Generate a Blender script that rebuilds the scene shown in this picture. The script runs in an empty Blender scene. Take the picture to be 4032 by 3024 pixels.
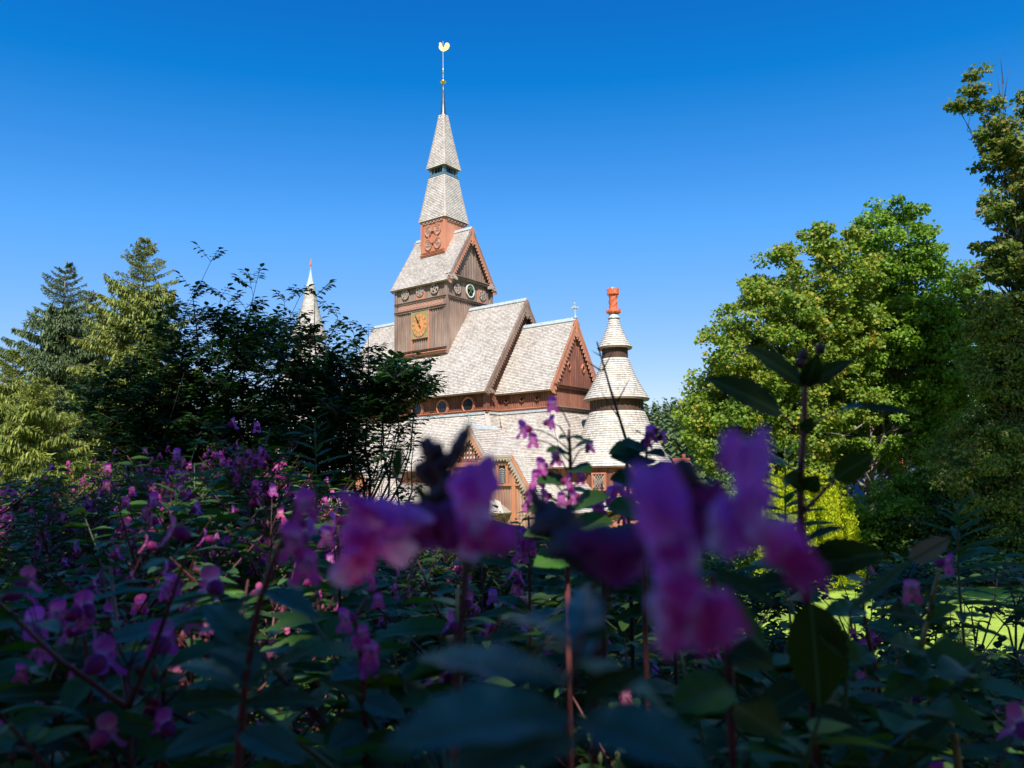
import bpy, math, random
import numpy as np
from mathutils import Vector, Matrix
random.seed(7); RS=np.random.RandomState
C=bpy.context.scene.collection
sc=bpy.context.scene
# ------------------------------------------------------------------ camera
FPX=3096.5; PITCH=.122; ROLL=-.015; TH=.646; X0,Y0=-5.226,60.448
cp,sp=math.cos(PITCH),math.sin(PITCH); cr,sr=math.cos(ROLL),math.sin(ROLL)
XV=Vector((1,0,0)); VV=Vector((0,-sp,cp)); FV=Vector((0,cp,sp))
RV=XV*cr+VV*sr; UV_=XV*-sr+VV*cr
def P(px,py,d):
    "world point seen at photo pixel (px,py), d metres along the view axis (eye at the origin)"
    return FV*d+RV*((px-2016)/FPX*d)+UV_*(-(py-1512)/FPX*d)
cam=bpy.data.cameras.new('camera'); camo=bpy.data.objects.new('camera',cam); C.objects.link(camo)
M3=Matrix((RV,UV_,-FV)).transposed(); camo.matrix_world=M3.to_4x4()
cam.sensor_width=36; cam.lens=FPX/4032*36; cam.clip_start=.02; cam.clip_end=3000
cam.dof.use_dof=True; cam.dof.focus_distance=25; cam.dof.aperture_fstop=6.3
sc.camera=camo
# ------------------------------------------------------------------ light
SUN_EL=math.radians(47); SUN_AZ=math.radians(1.5)   # sun behind the viewer
sd=Vector((math.sin(SUN_AZ)*math.cos(SUN_EL),-math.cos(SUN_AZ)*math.cos(SUN_EL),math.sin(SUN_EL)))
sl=bpy.data.lights.new('sun','SUN'); sl.energy=5; sl.angle=math.radians(.5); sl.color=(1,.95,.87)
so=bpy.data.objects.new('sun',sl); C.objects.link(so); so.rotation_euler=sd.to_track_quat('Z','Y').to_euler(); so.location=sd*60
w=bpy.data.worlds.new("World"); sc.world=w; w.use_nodes=True
nt=w.node_tree; nt.nodes.clear()
sky=nt.nodes.new('ShaderNodeTexSky'); sky.sky_type='NISHITA'; sky.sun_disc=False
sky.sun_elevation=SUN_EL; sky.sun_rotation=math.pi-SUN_AZ
sky.altitude=2000; sky.air_density=1.0; sky.dust_density=1.0; sky.ozone_density=5
# the photo's rendition of the blue: red pulled down towards the zenith, blue lifted
sep=nt.nodes.new('ShaderNodeSeparateColor'); com=nt.nodes.new('ShaderNodeCombineColor')
nt.links.new(sky.outputs[0],sep.inputs[0])
def wm(op,src,*v):
    m=nt.nodes.new('ShaderNodeMath'); m.operation=op; nt.links.new(src,m.inputs[0])
    for k,x in enumerate(v): m.inputs[k+1].default_value=x
    return m.outputs[0]
nt.links.new(wm('MAXIMUM',wm('MULTIPLY_ADD',sep.outputs[0],1.5,-1.10),.03),com.inputs[0]); g1=wm('MULTIPLY_ADD',sep.outputs[1],1.63,-.93); g2=wm('MULTIPLY_ADD',sep.outputs[1],.78,.96); gm=nt.nodes.new('ShaderNodeMath'); gm.operation='MINIMUM'; nt.links.new(g1,gm.inputs[0]); nt.links.new(g2,gm.inputs[1]); nt.links.new(gm.outputs[0],com.inputs[1]); nt.links.new(wm('MINIMUM',wm('MULTIPLY',sep.outputs[2],1.5),7.),com.inputs[2])
bg=nt.nodes.new('ShaderNodeBackground'); bg.inputs[1].default_value=.11
ow=nt.nodes.new('ShaderNodeOutputWorld')
nt.links.new(com.outputs[0],bg.inputs[0]); nt.links.new(bg.outputs[0],ow.inputs[0])
sc.view_settings.view_transform='Standard'; sc.view_settings.look='None'; sc.view_settings.exposure=.5; sc.view_settings.gamma=1
sc.cycles.max_bounces=5; sc.cycles.diffuse_bounces=3; sc.cycles.glossy_bounces=2; sc.cycles.transmission_bounces=4
sc.cycles.use_denoising=True; sc.cycles.caustics_reflective=False; sc.cycles.caustics_refractive=False
# ------------------------------------------------------------------ materials
def mat(name): 
    m=bpy.data.materials.new(name); m.use_nodes=True; n=m.node_tree.nodes
    return m,n,m.node_tree.links,n['Principled BSDF']
def N(n,t,**k):
    x=n.new(t)
    for a,b in k.items():
        if a in x.inputs: x.inputs[a].default_value=b
        else: setattr(x,a,b)
    return x
def ramp(n,stops):
    r=n.new('ShaderNodeValToRGB'); e=r.color_ramp.elements
    while len(e)<len(stops): e.new(.5)
    for i,(p,c) in enumerate(stops): e[i].position=p; e[i].color=(*c,1)
    return r
def m_plain(name,col,rough=.6,metal=0,var=.15,scale=3):
    m,n,l,b=mat(name); b.inputs['Roughness'].default_value=rough; b.inputs['Metallic'].default_value=metal
    tc=N(n,'ShaderNodeTexCoord'); no=N(n,'ShaderNodeTexNoise',Scale=scale,Detail=6.)
    r=ramp(n,[(.3,tuple(c*(1-var) for c in col)),(.7,tuple(min(1,c*(1+var)) for c in col))])
    l.new(tc.outputs['Object'],no.inputs['Vector']); l.new(no.outputs['Fac'],r.inputs[0]); l.new(r.outputs[0],b.inputs['Base Color'])
    return m
def m_wood(name,c1,c2,c3,bump=.3):
    m,n,l,b=mat(name); b.inputs['Roughness'].default_value=.75
    tc=N(n,'ShaderNodeTexCoord'); mp=N(n,'ShaderNodeMapping'); mp.inputs['Scale'].default_value=(9,9,.55)
    no=N(n,'ShaderNodeTexNoise',Scale=1.,Detail=8.,Roughness=.65)
    no2=N(n,'ShaderNodeTexNoise',Scale=.35,Detail=3.)
    r=ramp(n,[(.32,c1),(.5,c2),(.68,c3)])
    ad=N(n,'ShaderNodeMath',operation='MULTIPLY_ADD'); ad.inputs[1].default_value=.5
    l.new(tc.outputs['Object'],mp.inputs['Vector']); l.new(mp.outputs[0],no.inputs['Vector']); l.new(tc.outputs['Object'],no2.inputs['Vector'])
    l.new(no2.outputs['Fac'],ad.inputs[0]); 
    h=N(n,'ShaderNodeMath',operation='MULTIPLY'); h.inputs[1].default_value=.5; l.new(no.outputs['Fac'],h.inputs[0]); l.new(h.outputs[0],ad.inputs[2])
    l.new(ad.outputs[0],r.inputs[0]); l.new(r.outputs[0],b.inputs['Base Color'])
    bp=N(n,'ShaderNodeBump',Strength=bump,Distance=.02); l.new(no.outputs['Fac'],bp.inputs['Height']); l.new(bp.outputs[0],b.inputs['Normal'])
    return m
def m_shingle(name,cols,bw=.1,rh=.105):
    m,n,l,b=mat(name); b.inputs['Roughness'].default_value=.7
    uv=N(n,'ShaderNodeUVMap'); 
    br=N(n,'ShaderNodeTexBrick',Scale=1.); br.inputs['Color1'].default_value=(0,0,0,1); br.inputs['Color2'].default_value=(1,1,1,1); br.inputs['Mortar'].default_value=(-.9,-.9,-.9,1)
    br.inputs['Mortar Size'].default_value=.008; br.inputs['Brick Width'].default_value=bw; br.inputs['Row Height'].default_value=rh; br.offset=.5
    no=N(n,'ShaderNodeTexNoise',Scale=.9,Detail=6.,Roughness=.6); tc=N(n,'ShaderNodeTexCoord'); l.new(tc.outputs['Object'],no.inputs['Vector'])
    l.new(uv.outputs[0],br.inputs['Vector'])
    a=N(n,'ShaderNodeMath',operation='MULTIPLY_ADD'); a.inputs[1].default_value=.55
    l.new(br.outputs['Color'],a.inputs[0])
    s=N(n,'ShaderNodeMath',operation='MULTIPLY_ADD'); s.inputs[1].default_value=.75; s.inputs[2].default_value=-.1; l.new(no.outputs['Fac'],s.inputs[0]); l.new(s.outputs[0],a.inputs[2])
    r=ramp(n,cols); l.new(a.outputs[0],r.inputs[0]); l.new(r.outputs[0],b.inputs['Base Color'])
    bp=N(n,'ShaderNodeBump',Strength=.35,Distance=.012); l.new(br.outputs['Color'],bp.inputs['Height']); l.new(bp.outputs[0],b.inputs['Normal'])
    return m
def m_leaf(name,stops,trans=.3,rough=.45,veins=False,spec=.22):
    m,n,l,b=mat(name); b.inputs['Roughness'].default_value=rough; b.inputs['Specular IOR Level'].default_value=spec
    g=N(n,'ShaderNodeNewGeometry'); r=ramp(n,stops)
    no=N(n,'ShaderNodeTexNoise',Scale=.5,Detail=3.); tc=N(n,'ShaderNodeTexCoord'); l.new(tc.outputs['Object'],no.inputs['Vector'])
    ad=N(n,'ShaderNodeMath',operation='MULTIPLY_ADD'); ad.inputs[1].default_value=.65
    l.new(g.outputs['Random Per Island'],ad.inputs[0]); s=N(n,'ShaderNodeMath',operation='MULTIPLY_ADD'); s.inputs[1].default_value=.7; s.inputs[2].default_value=-.17; l.new(no.outputs['Fac'],s.inputs[0]); l.new(s.outputs[0],ad.inputs[2])
    l.new(ad.outputs[0],r.inputs[0]); col=r.outputs[0]
    if veins:
        uv=N(n,'ShaderNodeUVMap'); sx=N(n,'ShaderNodeSeparateXYZ'); l.new(uv.outputs[0],sx.inputs[0])
        ab=N(n,'ShaderNodeMath',operation='ABSOLUTE'); l.new(sx.outputs[1],ab.inputs[0])
        k=N(n,'ShaderNodeMath',operation='MULTIPLY_ADD'); k.inputs[1].default_value=-1.6; l.new(ab.outputs[0],k.inputs[0]); l.new(sx.outputs[0],k.inputs[2])
        f=N(n,'ShaderNodeMath',operation='MULTIPLY'); f.inputs[1].default_value=70; l.new(k.outputs[0],f.inputs[0])
        si=N(n,'ShaderNodeMath',operation='SINE'); l.new(f.outputs[0],si.inputs[0])
        po=N(n,'ShaderNodeMath',operation='POWER'); po.inputs[1].default_value=4; a2=N(n,'ShaderNodeMath',operation='ABSOLUTE'); l.new(si.outputs[0],a2.inputs[0]); l.new(a2.outputs[0],po.inputs[0])
        rib=N(n,'ShaderNodeMath',operation='LESS_THAN'); rib.inputs[1].default_value=.022; l.new(ab.outputs[0],rib.inputs[0])
        su=N(n,'ShaderNodeMath',operation='MAXIMUM'); l.new(rib.outputs[0],su.inputs[0]); s2=N(n,'ShaderNodeMath',operation='MULTIPLY'); s2.inputs[1].default_value=-.5; l.new(po.outputs[0],s2.inputs[0])
        s3=N(n,'ShaderNodeMath',operation='ADD'); l.new(su.outputs[0],s3.inputs[0]); l.new(s2.outputs[0],s3.inputs[1])
        bp=N(n,'ShaderNodeBump',Strength=.5,Distance=.002); l.new(po.outputs[0],bp.inputs['Height']); l.new(bp.outputs[0],b.inputs['Normal'])
        mx=N(n,'ShaderNodeMix',data_type='RGBA'); mx.inputs[0].default_value=0; l.new(rib.outputs[0],mx.inputs[0]); l.new(col,mx.inputs[6]); mx.inputs[7].default_value=(.08,.14,.05,1); col=mx.outputs[2]
    l.new(col,b.inputs['Base Color'])
    if trans>0:
        t=N(n,'ShaderNodeBsdfTranslucent'); ms=N(n,'ShaderNodeMixShader'); ms.inputs[0].default_value=trans
        hv=N(n,'ShaderNodeHueSaturation',Saturation=1.15,Value=1.5); l.new(col,hv.inputs['Color']); l.new(hv.outputs[0],t.inputs[0])
        l.new(b.outputs[0],ms.inputs[1]); l.new(t.outputs[0],ms.inputs[2]); l.new(ms.outputs[0],n['Material Output'].inputs[0])
    return m
SH=[(.0,(.20,.155,.125)),(.2,(.37,.315,.265)),(.5,(.53,.475,.41)),(.9,(.70,.65,.585))]
MT=dict(
 shingle=m_shingle('shingle',SH,.15,.14),
 shake=m_shingle('shake',[(.0,(.13,.11,.08)),(.22,(.36,.32,.265)),(.5,(.53,.485,.42)),(.9,(.68,.64,.58))],.13,.16),
 wood=m_wood('tower_wood',(.10,.06,.045),(.25,.165,.125),(.41,.31,.25)),
 red=m_wood('red_wood',(.085,.026,.017),(.20,.07,.042),(.35,.15,.095)),
 tan=m_wood('tan_wood',(.20,.10,.07),(.36,.20,.14),(.50,.32,.24)),
 darkwood=m_wood('dark_wood',(.03,.015,.01),(.07,.035,.022),(.12,.06,.04)),  # dark brown standing in for the shadow under the cone eaves
 orange=m_wood('orange_wood',(.34,.11,.055),(.50,.19,.10),(.60,.28,.17),.15),
 lead=m_plain('lead',(.50,.56,.57),.45,.25,.2,6),
 slate=m_plain('slate_metal',(.09,.115,.13),.35,.5,.2,4),
 band=m_plain('painted_metal',(.10,.18,.22),.5,0,.2,4),
 gold=m_plain('gold',(.85,.55,.15),.25,1,.1,8),
 dark=m_plain('dark_opening',(.012,.011,.010),.8),
 glass=m_plain('window_glass',(.02,.022,.022),.15,0,.4,3),
 pale=m_plain('pale_carving',(.42,.33,.27),.7),
 salmon=m_plain('salmon_carving',(.50,.215,.135),.7,0,.15,5),
 clock=m_plain('clock_orange',(.66,.27,.09),.5,0,.06,4),
 olive=m_plain('clock_olive',(.30,.26,.10),.5,0,.12,6),
 terra=m_plain('terracotta',(.58,.14,.06),.6,0,.2,8),
 white=m_plain('white_paint',(.72,.70,.64),.6,0,.06),
 tile=m_plain('red_tile',(.45,.13,.07),.7,0,.2,5),
 bark=m_wood('bark',(.05,.04,.03),(.12,.10,.08),(.22,.20,.16),.6),
 pbark=m_wood('pale_bark',(.10,.08,.06),(.24,.20,.16),(.42,.38,.32),.6),
 maple=m_leaf('maple_leaf',[(.0,(.06,.12,.02)),(.4,(.125,.215,.028)),(.7,(.25,.32,.04)),(.92,(.44,.29,.04))]),
 maple2=m_leaf('green_leaf',[(.0,(.055,.13,.02)),(.5,(.14,.26,.028)),(1,(.27,.38,.035))]),
 redmaple=m_leaf('turning_leaf',[(.0,(.04,.085,.02)),(.45,(.11,.17,.03)),(.8,(.22,.24,.05)),(.95,(.34,.12,.06))]),
 shade=m_leaf('shade_leaf',[(.0,(.03,.055,.015)),(1,(.06,.10,.02))],.15),  # leaf green darkened to stand in for shade on the right-hand shrubs
 spruce=m_leaf('spruce_needle',[(.0,(.055,.08,.02)),(.5,(.17,.21,.035)),(1,(.34,.34,.06))],.12),
 spruce2=m_leaf('blue_spruce_needle',[(.0,(.04,.07,.035)),(.5,(.085,.13,.05)),(1,(.16,.20,.06))],.1),
 cone=m_plain('spruce_cone',(.22,.12,.06),.7),
 thuja=m_leaf('golden_conifer',[(.0,(.26,.32,.01)),(1,(.55,.58,.02))],.2),
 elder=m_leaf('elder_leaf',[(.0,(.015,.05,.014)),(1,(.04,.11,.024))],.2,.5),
 bals=m_leaf('balsam_leaf',[(.0,(.020,.072,.012)),(.6,(.068,.185,.022)),(.93,(.18,.30,.035))],.25,.38,True,.4),
 broad=m_leaf('broad_leaf',[(.0,(.045,.10,.03)),(.6,(.09,.19,.04)),(1,(.22,.32,.04))],.3,.4,True),
 teal=m_leaf('near_leaf',[(.0,(.05,.16,.11)),(1,(.07,.20,.13))],.2,.4,True,.5),
 olivel=m_leaf('olive_leaf',[(.0,(.035,.06,.008)),(1,(.05,.08,.01))],.25,.5,True),
 dry=m_leaf('withered_leaf',[(.0,(.22,.15,.09)),(1,(.42,.30,.18))],.2,.6,True),
 stem=m_plain('red_stem',(.16,.045,.045),.45,0,.3,20),
 gstem=m_plain('green_stem',(.10,.13,.05),.5,0,.3,20),
 ystem=m_plain('yellow_stem',(.38,.28,.10),.5,0,.2,20),
 twig=m_plain('twig',(.045,.03,.028),.7,0,.3,20),
 bud=m_plain('bud',(.10,.05,.06),.6,0,.3,60),
)
def m_petal(name,c1,c2):
    m,n,l,b=mat(name); b.inputs['Roughness'].default_value=.5; b.inputs['Sheen Weight'].default_value=.2
    uv=N(n,'ShaderNodeUVMap'); sx=N(n,'ShaderNodeSeparateXYZ'); l.new(uv.outputs[0],sx.inputs[0])
    tc=N(n,'ShaderNodeTexCoord'); no=N(n,'ShaderNodeTexNoise',Scale=120.,Detail=3.); l.new(tc.outputs['Object'],no.inputs['Vector'])
    a=N(n,'ShaderNodeMath',operation='MULTIPLY_ADD'); a.inputs[1].default_value=.45; l.new(no.outputs['Fac'],a.inputs[0]); l.new(sx.outputs[0],a.inputs[2])
    r=ramp(n,[(.25,c2),(.65,c1),(1,tuple(x*.8 for x in c1))]); l.new(a.outputs[0],r.inputs[0]); l.new(r.outputs[0],b.inputs['Base Color'])
    t=N(n,'ShaderNodeBsdfTranslucent'); ms=N(n,'ShaderNodeMixShader'); ms.inputs[0].default_value=.62
    l.new(r.outputs[0],t.inputs[0]); l.new(b.outputs[0],ms.inputs[1]); l.new(t.outputs[0],ms.inputs[2]); l.new(ms.outputs[0],n['Material Output'].inputs[0])
    return m
MT['petal']=m_petal('pink_petal',(.92,.09,.50),(.95,.5,.8))
MT['petal2']=m_petal('rose_petal',(.95,.16,.42),(.95,.55,.65))
MT['petal3']=m_petal('violet_petal',(.95,.15,.70),(.93,.55,.88))
MT['pouch']=m_petal('dark_pouch',(.45,.035,.26),(.6,.1,.42))
MT['hood']=m_petal('hood_petal',(.92,.20,.76),(.9,.34,.82))
# ------------------------------------------------------------------ mesh helpers
class MB:
    def __init__(s): s.v=[];s.f=[];s.uv=[];s.has=False
    def quad(s,pts,uv=None):
        i=len(s.v); s.v+= [tuple(p) for p in pts]; s.f.append(tuple(range(i,i+len(pts))))
        if uv: s.has=True
        s.uv.append(uv or [(0,0)]*len(pts))
    def box(s,c,h,ax=None):
        "box with centre c, half sizes h along axes ax"
        ax=ax or ((1,0,0),(0,1,0),(0,0,1)); c=Vector(c); A=[Vector(a)*k for a,k in zip(ax,h)]
        p=[c+A[0]*x+A[1]*y+A[2]*z for z in(-1,1) for y in(-1,1) for x in(-1,1)]
        for f in((0,2,3,1),(4,5,7,6),(0,1,5,4),(2,6,7,3),(0,4,6,2),(1,3,7,5)): s.quad([p[k] for k in f])
    def bar(s,p0,p1,w,t,nrm):
        "plank from p0 to p1, width w, thickness t along nrm"
        p0,p1=Vector(p0),Vector(p1); d=(p1-p0); L=d.length; d/=L; n=Vector(nrm).normalized(); x=d.cross(n).normalized(); n=x.cross(d)
        s.box((p0+p1)/2,(L/2,w/2,t/2),(d,x,n))
    def poly(s,pts,off):
        "prism: polygon pts extruded by vector off"
        off=Vector(off); a=[Vector(p) for p in pts]; b=[p+off for p in a]; n=len(a)
        s.quad(a); s.quad(b[::-1])
        for i in range(n): j=(i+1)%n; s.quad([a[j],a[i],b[i],b[j]])
    def tube(s,pts,rad,n=6,cap=True):
        pts=[Vector(p) for p in pts]; rings=[]
        for i,p in enumerate(pts):
            d=(pts[min(i+1,len(pts)-1)]-pts[max(i-1,0)]).normalized()
            u=d.cross(Vector((0,0,1)) if abs(d.z)<.95 else Vector((1,0,0))).normalized(); v=d.cross(u)
            r=rad[i] if hasattr(rad,'__len__') else rad
            rings.append([p+(u*math.cos(k*math.tau/n)+v*math.sin(k*math.tau/n))*r for k in range(n)])
        i0=len(s.v)
        for r in rings: s.v+=[tuple(q) for q in r]
        for i in range(len(pts)-1):
            for k in range(n):
                a=i0+i*n+k;b=i0+i*n+(k+1)%n; s.f.append((a,b,b+n,a+n)); s.uv.append([(0,0)]*4)
        if cap: s.f.append(tuple(i0+(len(pts)-1)*n+k for k in range(n))); s.uv.append([(0,0)]*n); s.f.append(tuple(i0+k for k in range(n))[::-1]); s.uv.append([(0,0)]*n)
    def lathe(s,prof,c=(0,0,0),n=24,tw=0):
        c=Vector(c); i0=len(s.v)
        for j,(r,z) in enumerate(prof):
            for k in range(n):
                t=k*math.tau/n; s.v.append((c.x+r*math.cos(t),c.y+r*math.sin(t),c.z+z))
        for j in range(len(prof)-1):
            rr=max(prof[j][0],prof[j+1][0])
            for k in range(n):
                a=i0+j*n+k;b=i0+j*n+(k+1)%n; s.f.append((a,b,b+n,a+n)); s.has=True
                u0=k*math.tau*rr/n;u1=(k+1)*math.tau*rr/n; s.uv.append([(u0,prof[j][1]),(u1,prof[j][1]),(u1,prof[j+1][1]),(u0,prof[j+1][1])])
    def build(s,name,m,parent=None,smooth=False,loc=None):
        me=bpy.data.meshes.new(name); me.from_pydata(s.v,[],s.f); 
        if s.has:
            ul=me.uv_layers.new(name='UVMap'); ul.data.foreach_set('uv',np.array([c for f in s.uv for c in f],'f').ravel())
        me.materials.append(m); 
        if smooth: me.polygons.foreach_set('use_smooth',[True]*len(me.polygons))
        o=bpy.data.objects.new(name,me); C.objects.link(o)
        if parent: o.parent=parent
        if loc is not None: o.location=loc
        me.update(); return o
def npmesh(name,V,F,m,parent=None,uv=None,loc=None,smooth=False):
    "V (n,3); F (m,k) faces of equal size"
    me=bpy.data.meshes.new(name); V=np.ascontiguousarray(V,'f'); F=np.ascontiguousarray(F,'i'); k=F.shape[1]
    me.vertices.add(len(V)); me.vertices.foreach_set('co',V.ravel()); me.loops.add(F.size); me.loops.foreach_set('vertex_index',F.ravel())
    me.polygons.add(len(F)); me.polygons.foreach_set('loop_start',np.arange(0,F.size,k,dtype='i')); me.polygons.foreach_set('loop_total',np.full(len(F),k,'i'))
    if smooth: me.polygons.foreach_set('use_smooth',np.ones(len(F),bool))
    if uv is not None: me.update(); me.uv_layers.new(name='UVMap').data.foreach_set('uv',np.ascontiguousarray(uv[F.ravel()],'f').ravel())
    me.update(calc_edges=True); me.materials.append(m)
    o=bpy.data.objects.new(name,me); C.objects.link(o)
    if parent: o.parent=parent
    if loc is not None: o.location=loc
    return o
def tag(o,label=None,cat=None,group=None,kind=None):
    if label: o['label']=label
    if cat: o['category']=cat
    if group: o['group']=group
    if kind: o['kind']=kind
    return o
def thing(name,loc,label,cat,group=None,rz=0):
    o=bpy.data.objects.new(name,None); C.objects.link(o); o.location=loc; o.rotation_euler=(0,0,rz); o.empty_display_size=.2
    return tag(o,label,cat,group)
def unit(a): return a/np.maximum(np.linalg.norm(a,axis=-1,keepdims=True),1e-9)
def scatter(T,F,pos,X,Z,scale,wscale=1.):
    "copies of leaf template T at pos; X leaf axis, Z leaf normal (both (n,3)), scale (n,)"
    X=unit(X); Y=unit(np.cross(Z,X)); Zz=np.cross(X,Y); n=len(pos); k=len(T)
    s=np.asarray(scale).reshape(-1,1,1)*np.ones((n,1,1))
    V=pos[:,None,:]+s*(T[None,:,0:1]*X[:,None,:]+T[None,:,1:2]*Y[:,None,:]*wscale+T[None,:,2:3]*Zz[:,None,:])
    FF=F[None]+ (np.arange(n)*k)[:,None,None]
    return V.reshape(-1,3),FF.reshape(-1,F.shape[1]),np.tile(T[:,:2],(n,1))
LEAF4=np.array([(0,0,0),(.45,.36,.10),(1,0,-.05),(.45,-.36,.10)]); F4=np.array([(0,2,1),(0,3,2)])
LEAF7=np.array([(0,0,0),(.30,.30,.07),(.62,.24,.03),(1,0,-.14),(.62,-.24,.03),(.30,-.30,.07),(.35,0,0),(.65,0,-.03)])
F7=np.array([(0,6,1),(1,6,7),(1,7,2),(2,7,3),(0,5,6),(5,7,6),(5,4,7),(4,3,7)])
MAPLE=np.array([(0,0,0),(.15,.42,.05),(.42,.28,0),(.62,.5,.06),(.72,.2,0),(1,0,-.1),(.72,-.2,0),(.62,-.5,.06),(.42,-.28,0),(.15,-.42,.05),(.45,0,-.02)])
FM=np.array([(10,(i+1)%10,i) for i in range(10)])
def grid_leaf(nl,nw,width,droop,serr=0,shape=1.,fold=.12,seed=0):
    "lanceolate leaf along +x, length 1"
    V=[];F=[];r=RS(seed)
    for i in range(nl+1):
        t=i/nl; wv=width*math.sin(math.pi*t**shape)**.8*(1-.0*t) if 0<t<1 else 0.004
        if serr and i%2: wv*=1-serr
        for j in range(nw+1):
            u=2*j/nw-1; V.append((t,u*wv*.5,fold*abs(u)*wv*2*.5-droop*t*t+.01*math.sin(9*t+3*u)*(abs(u))))
    for i in range(nl):
        for j in range(nw): a=i*(nw+1)+j; F.append((a,a+nw+1,a+nw+2,a+1))
    return np.array(V),np.array(F)
# ------------------------------------------------------------------ terrain
def gz(x,y):
    t=min(max((y-7)/9.,0),1); t=t*t*(3-2*t); t2=min(max((y-16)/35.,0),1); t3=min(max((y-80)/300.,0),1)
    return -1.65-2.95*t-1.0*t2+min(.0,0)+t3*10*min(1,max(0,(x-(-400))/400))
def sheet(name,xs,ys,m,dz=0,kind='structure'):
    V=np.array([(x,y,gz(x,y)+dz+.04*math.sin(x*1.7+y*.6)+.03*math.sin(y*2.1)) for y in ys for x in xs]); nx=len(xs)
    F=np.array([(j*nx+i,j*nx+i+1,(j+1)*nx+i+1,(j+1)*nx+i) for j in range(len(ys)-1) for i in range(nx-1)])
    o=npmesh(name,V,F,m,smooth=True); o['kind']=kind; return o
def m_ground():
    m,n,l,b=mat('lawn'); b.inputs['Roughness'].default_value=.85
    tc=N(n,'ShaderNodeTexCoord'); a=N(n,'ShaderNodeTexNoise',Scale=.35,Detail=5.); c=N(n,'ShaderNodeTexNoise',Scale=9.,Detail=8.,Roughness=.8)
    l.new(tc.outputs['Object'],a.inputs['Vector']); l.new(tc.outputs['Object'],c.inputs['Vector'])
    s=N(n,'ShaderNodeMath',operation='ADD'); l.new(a.outputs['Fac'],s.inputs[0]); l.new(c.outputs['Fac'],s.inputs[1])
    h=N(n,'ShaderNodeMath',operation='MULTIPLY'); h.inputs[1].default_value=.5; l.new(s.outputs[0],h.inputs[0])
    g=ramp(n,[(.38,(.13,.20,.02)),(.5,(.30,.44,.04)),(.62,(.46,.57,.08))]); l.new(h.outputs[0],g.inputs[0])
    so_=ramp(n,[(.35,(.015,.012,.008)),(.65,(.05,.04,.025))]); l.new(c.outputs['Fac'],so_.inputs[0])
    sx=N(n,'ShaderNodeSeparateXYZ'); l.new(tc.outputs['Object'],sx.inputs[0])
    mr=N(n,'ShaderNodeMapRange'); mr.inputs[1].default_value=12; mr.inputs[2].default_value=16; l.new(sx.outputs[1],mr.inputs[0])
    mx=N(n,'ShaderNodeMix',data_type='RGBA'); l.new(mr.outputs[0],mx.inputs[0]); l.new(so_.outputs[0],mx.inputs[6]); l.new(g.outputs[0],mx.inputs[7]); l.new(mx.outputs[2],b.inputs['Base Color'])
    bp=N(n,'ShaderNodeBump',Strength=.6,Distance=.05); l.new(c.outputs['Fac'],bp.inputs['Height']); l.new(bp.outputs[0],b.inputs['Normal'])
    return m
def steps(*a):
    out=[]
    for lo,hi,s in a: out+=list(np.arange(lo,hi,s))
    return out+[a[-1][1]]
sheet('ground',steps((-900,-60,60),(-60,60,2),(60,900,60)),steps((-120,-10,10),(-10,60,1),(60,120,10),(120,900,60)),m_ground())
# ================================================================== CHURCH
G=-5.7
church=thing('church',(X0,Y0,G),'large wooden stave church with stepped grey shingle roofs and a tall central spire','church',rz=-TH)
def V3(a,b,z): return Vector((a,-b,z-G))
def dep(a,b,z): return (Y0-a*math.sin(TH)-b*math.cos(TH))*cp+z*sp
def z_at(py,a,b):
    "height whose image row is py on the vertical through (a,b)"
    z=0
    for _ in range(6):
        x=X0+a*math.cos(TH)-b*math.sin(TH); y=Y0-a*math.sin(TH)-b*math.cos(TH)
        d=y*cp+z*sp; hpx=x; v=(1512-py)/FPX*d; vv=(v+hpx*sr)/cr; z=(vv+y*sp)/cp
    return z
def a_at(px,b,z):
    lo,hi=-25.,25.
    for _ in range(40):
        a=(lo+hi)/2; x=X0+a*math.cos(TH)-b*math.sin(TH); y=Y0-a*math.sin(TH)-b*math.cos(TH); d=y*cp+z*sp; v=z*cp-y*sp
        if 2016+FPX*(x*cr+v*sr)/d<px: lo=a
        else: hi=a
    return a
def courses(mb,bl,br,tl,tr,step=.14,lift=.04,curve=0.):
    "stepped shingle courses on a (planar) quad; curve bows it inward"
    bl,br,tl,tr=map(Vector,(bl,br,tl,tr)); nrm=(br-bl).cross(tl-bl)
    if nrm.length<1e-6: nrm=(br-bl).cross(tr-bl)
    nrm.normalize(); L=((tl+tr)/2-(bl+br)/2).length; n=max(2,int(L/step)); U=(br-bl).normalized()
    def pt(t,lf,side):
        p=(bl.lerp(tl,t) if side==0 else br.lerp(tr,t)); return p+nrm*(lf-curve*4*t*(1-t))
    for i in range(n):
        t0,t1=i/n,(i+1)/n
        a,b=pt(t0,lift,0),pt(t0,lift,1); c,d=pt(t1,.004,1),pt(t1,.004,0); e,f=pt(t0,0,0),pt(t0,0,1)
        u=lambda p:(p-bl).dot(U)+.037*(i%3)
        v0,v1=i*step+.001,(i+1)*step-.001
        mb.quad([a,b,c,d],[(u(a),v0),(u(b),v0),(u(c),v1),(u(d),v1)])
        mb.quad([e,f,b,a],[(u(e),v0),(u(f),v0),(u(b),v0),(u(a),v0)])
def under(mb,bl,br,tl,tr,t=.14):
    bl,br,tl,tr=map(Vector,(bl,br,tl,tr)); n=(br-bl).cross(tl-bl).normalized()*-t
    q=[bl+n,br+n,tr+n,tl+n]; mb.quad(q[::-1])
    o=[bl,br,tr,tl]
    for i in range(4): j=(i+1)%4; mb.quad([o[i],q[i],q[j],o[j]])
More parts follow.
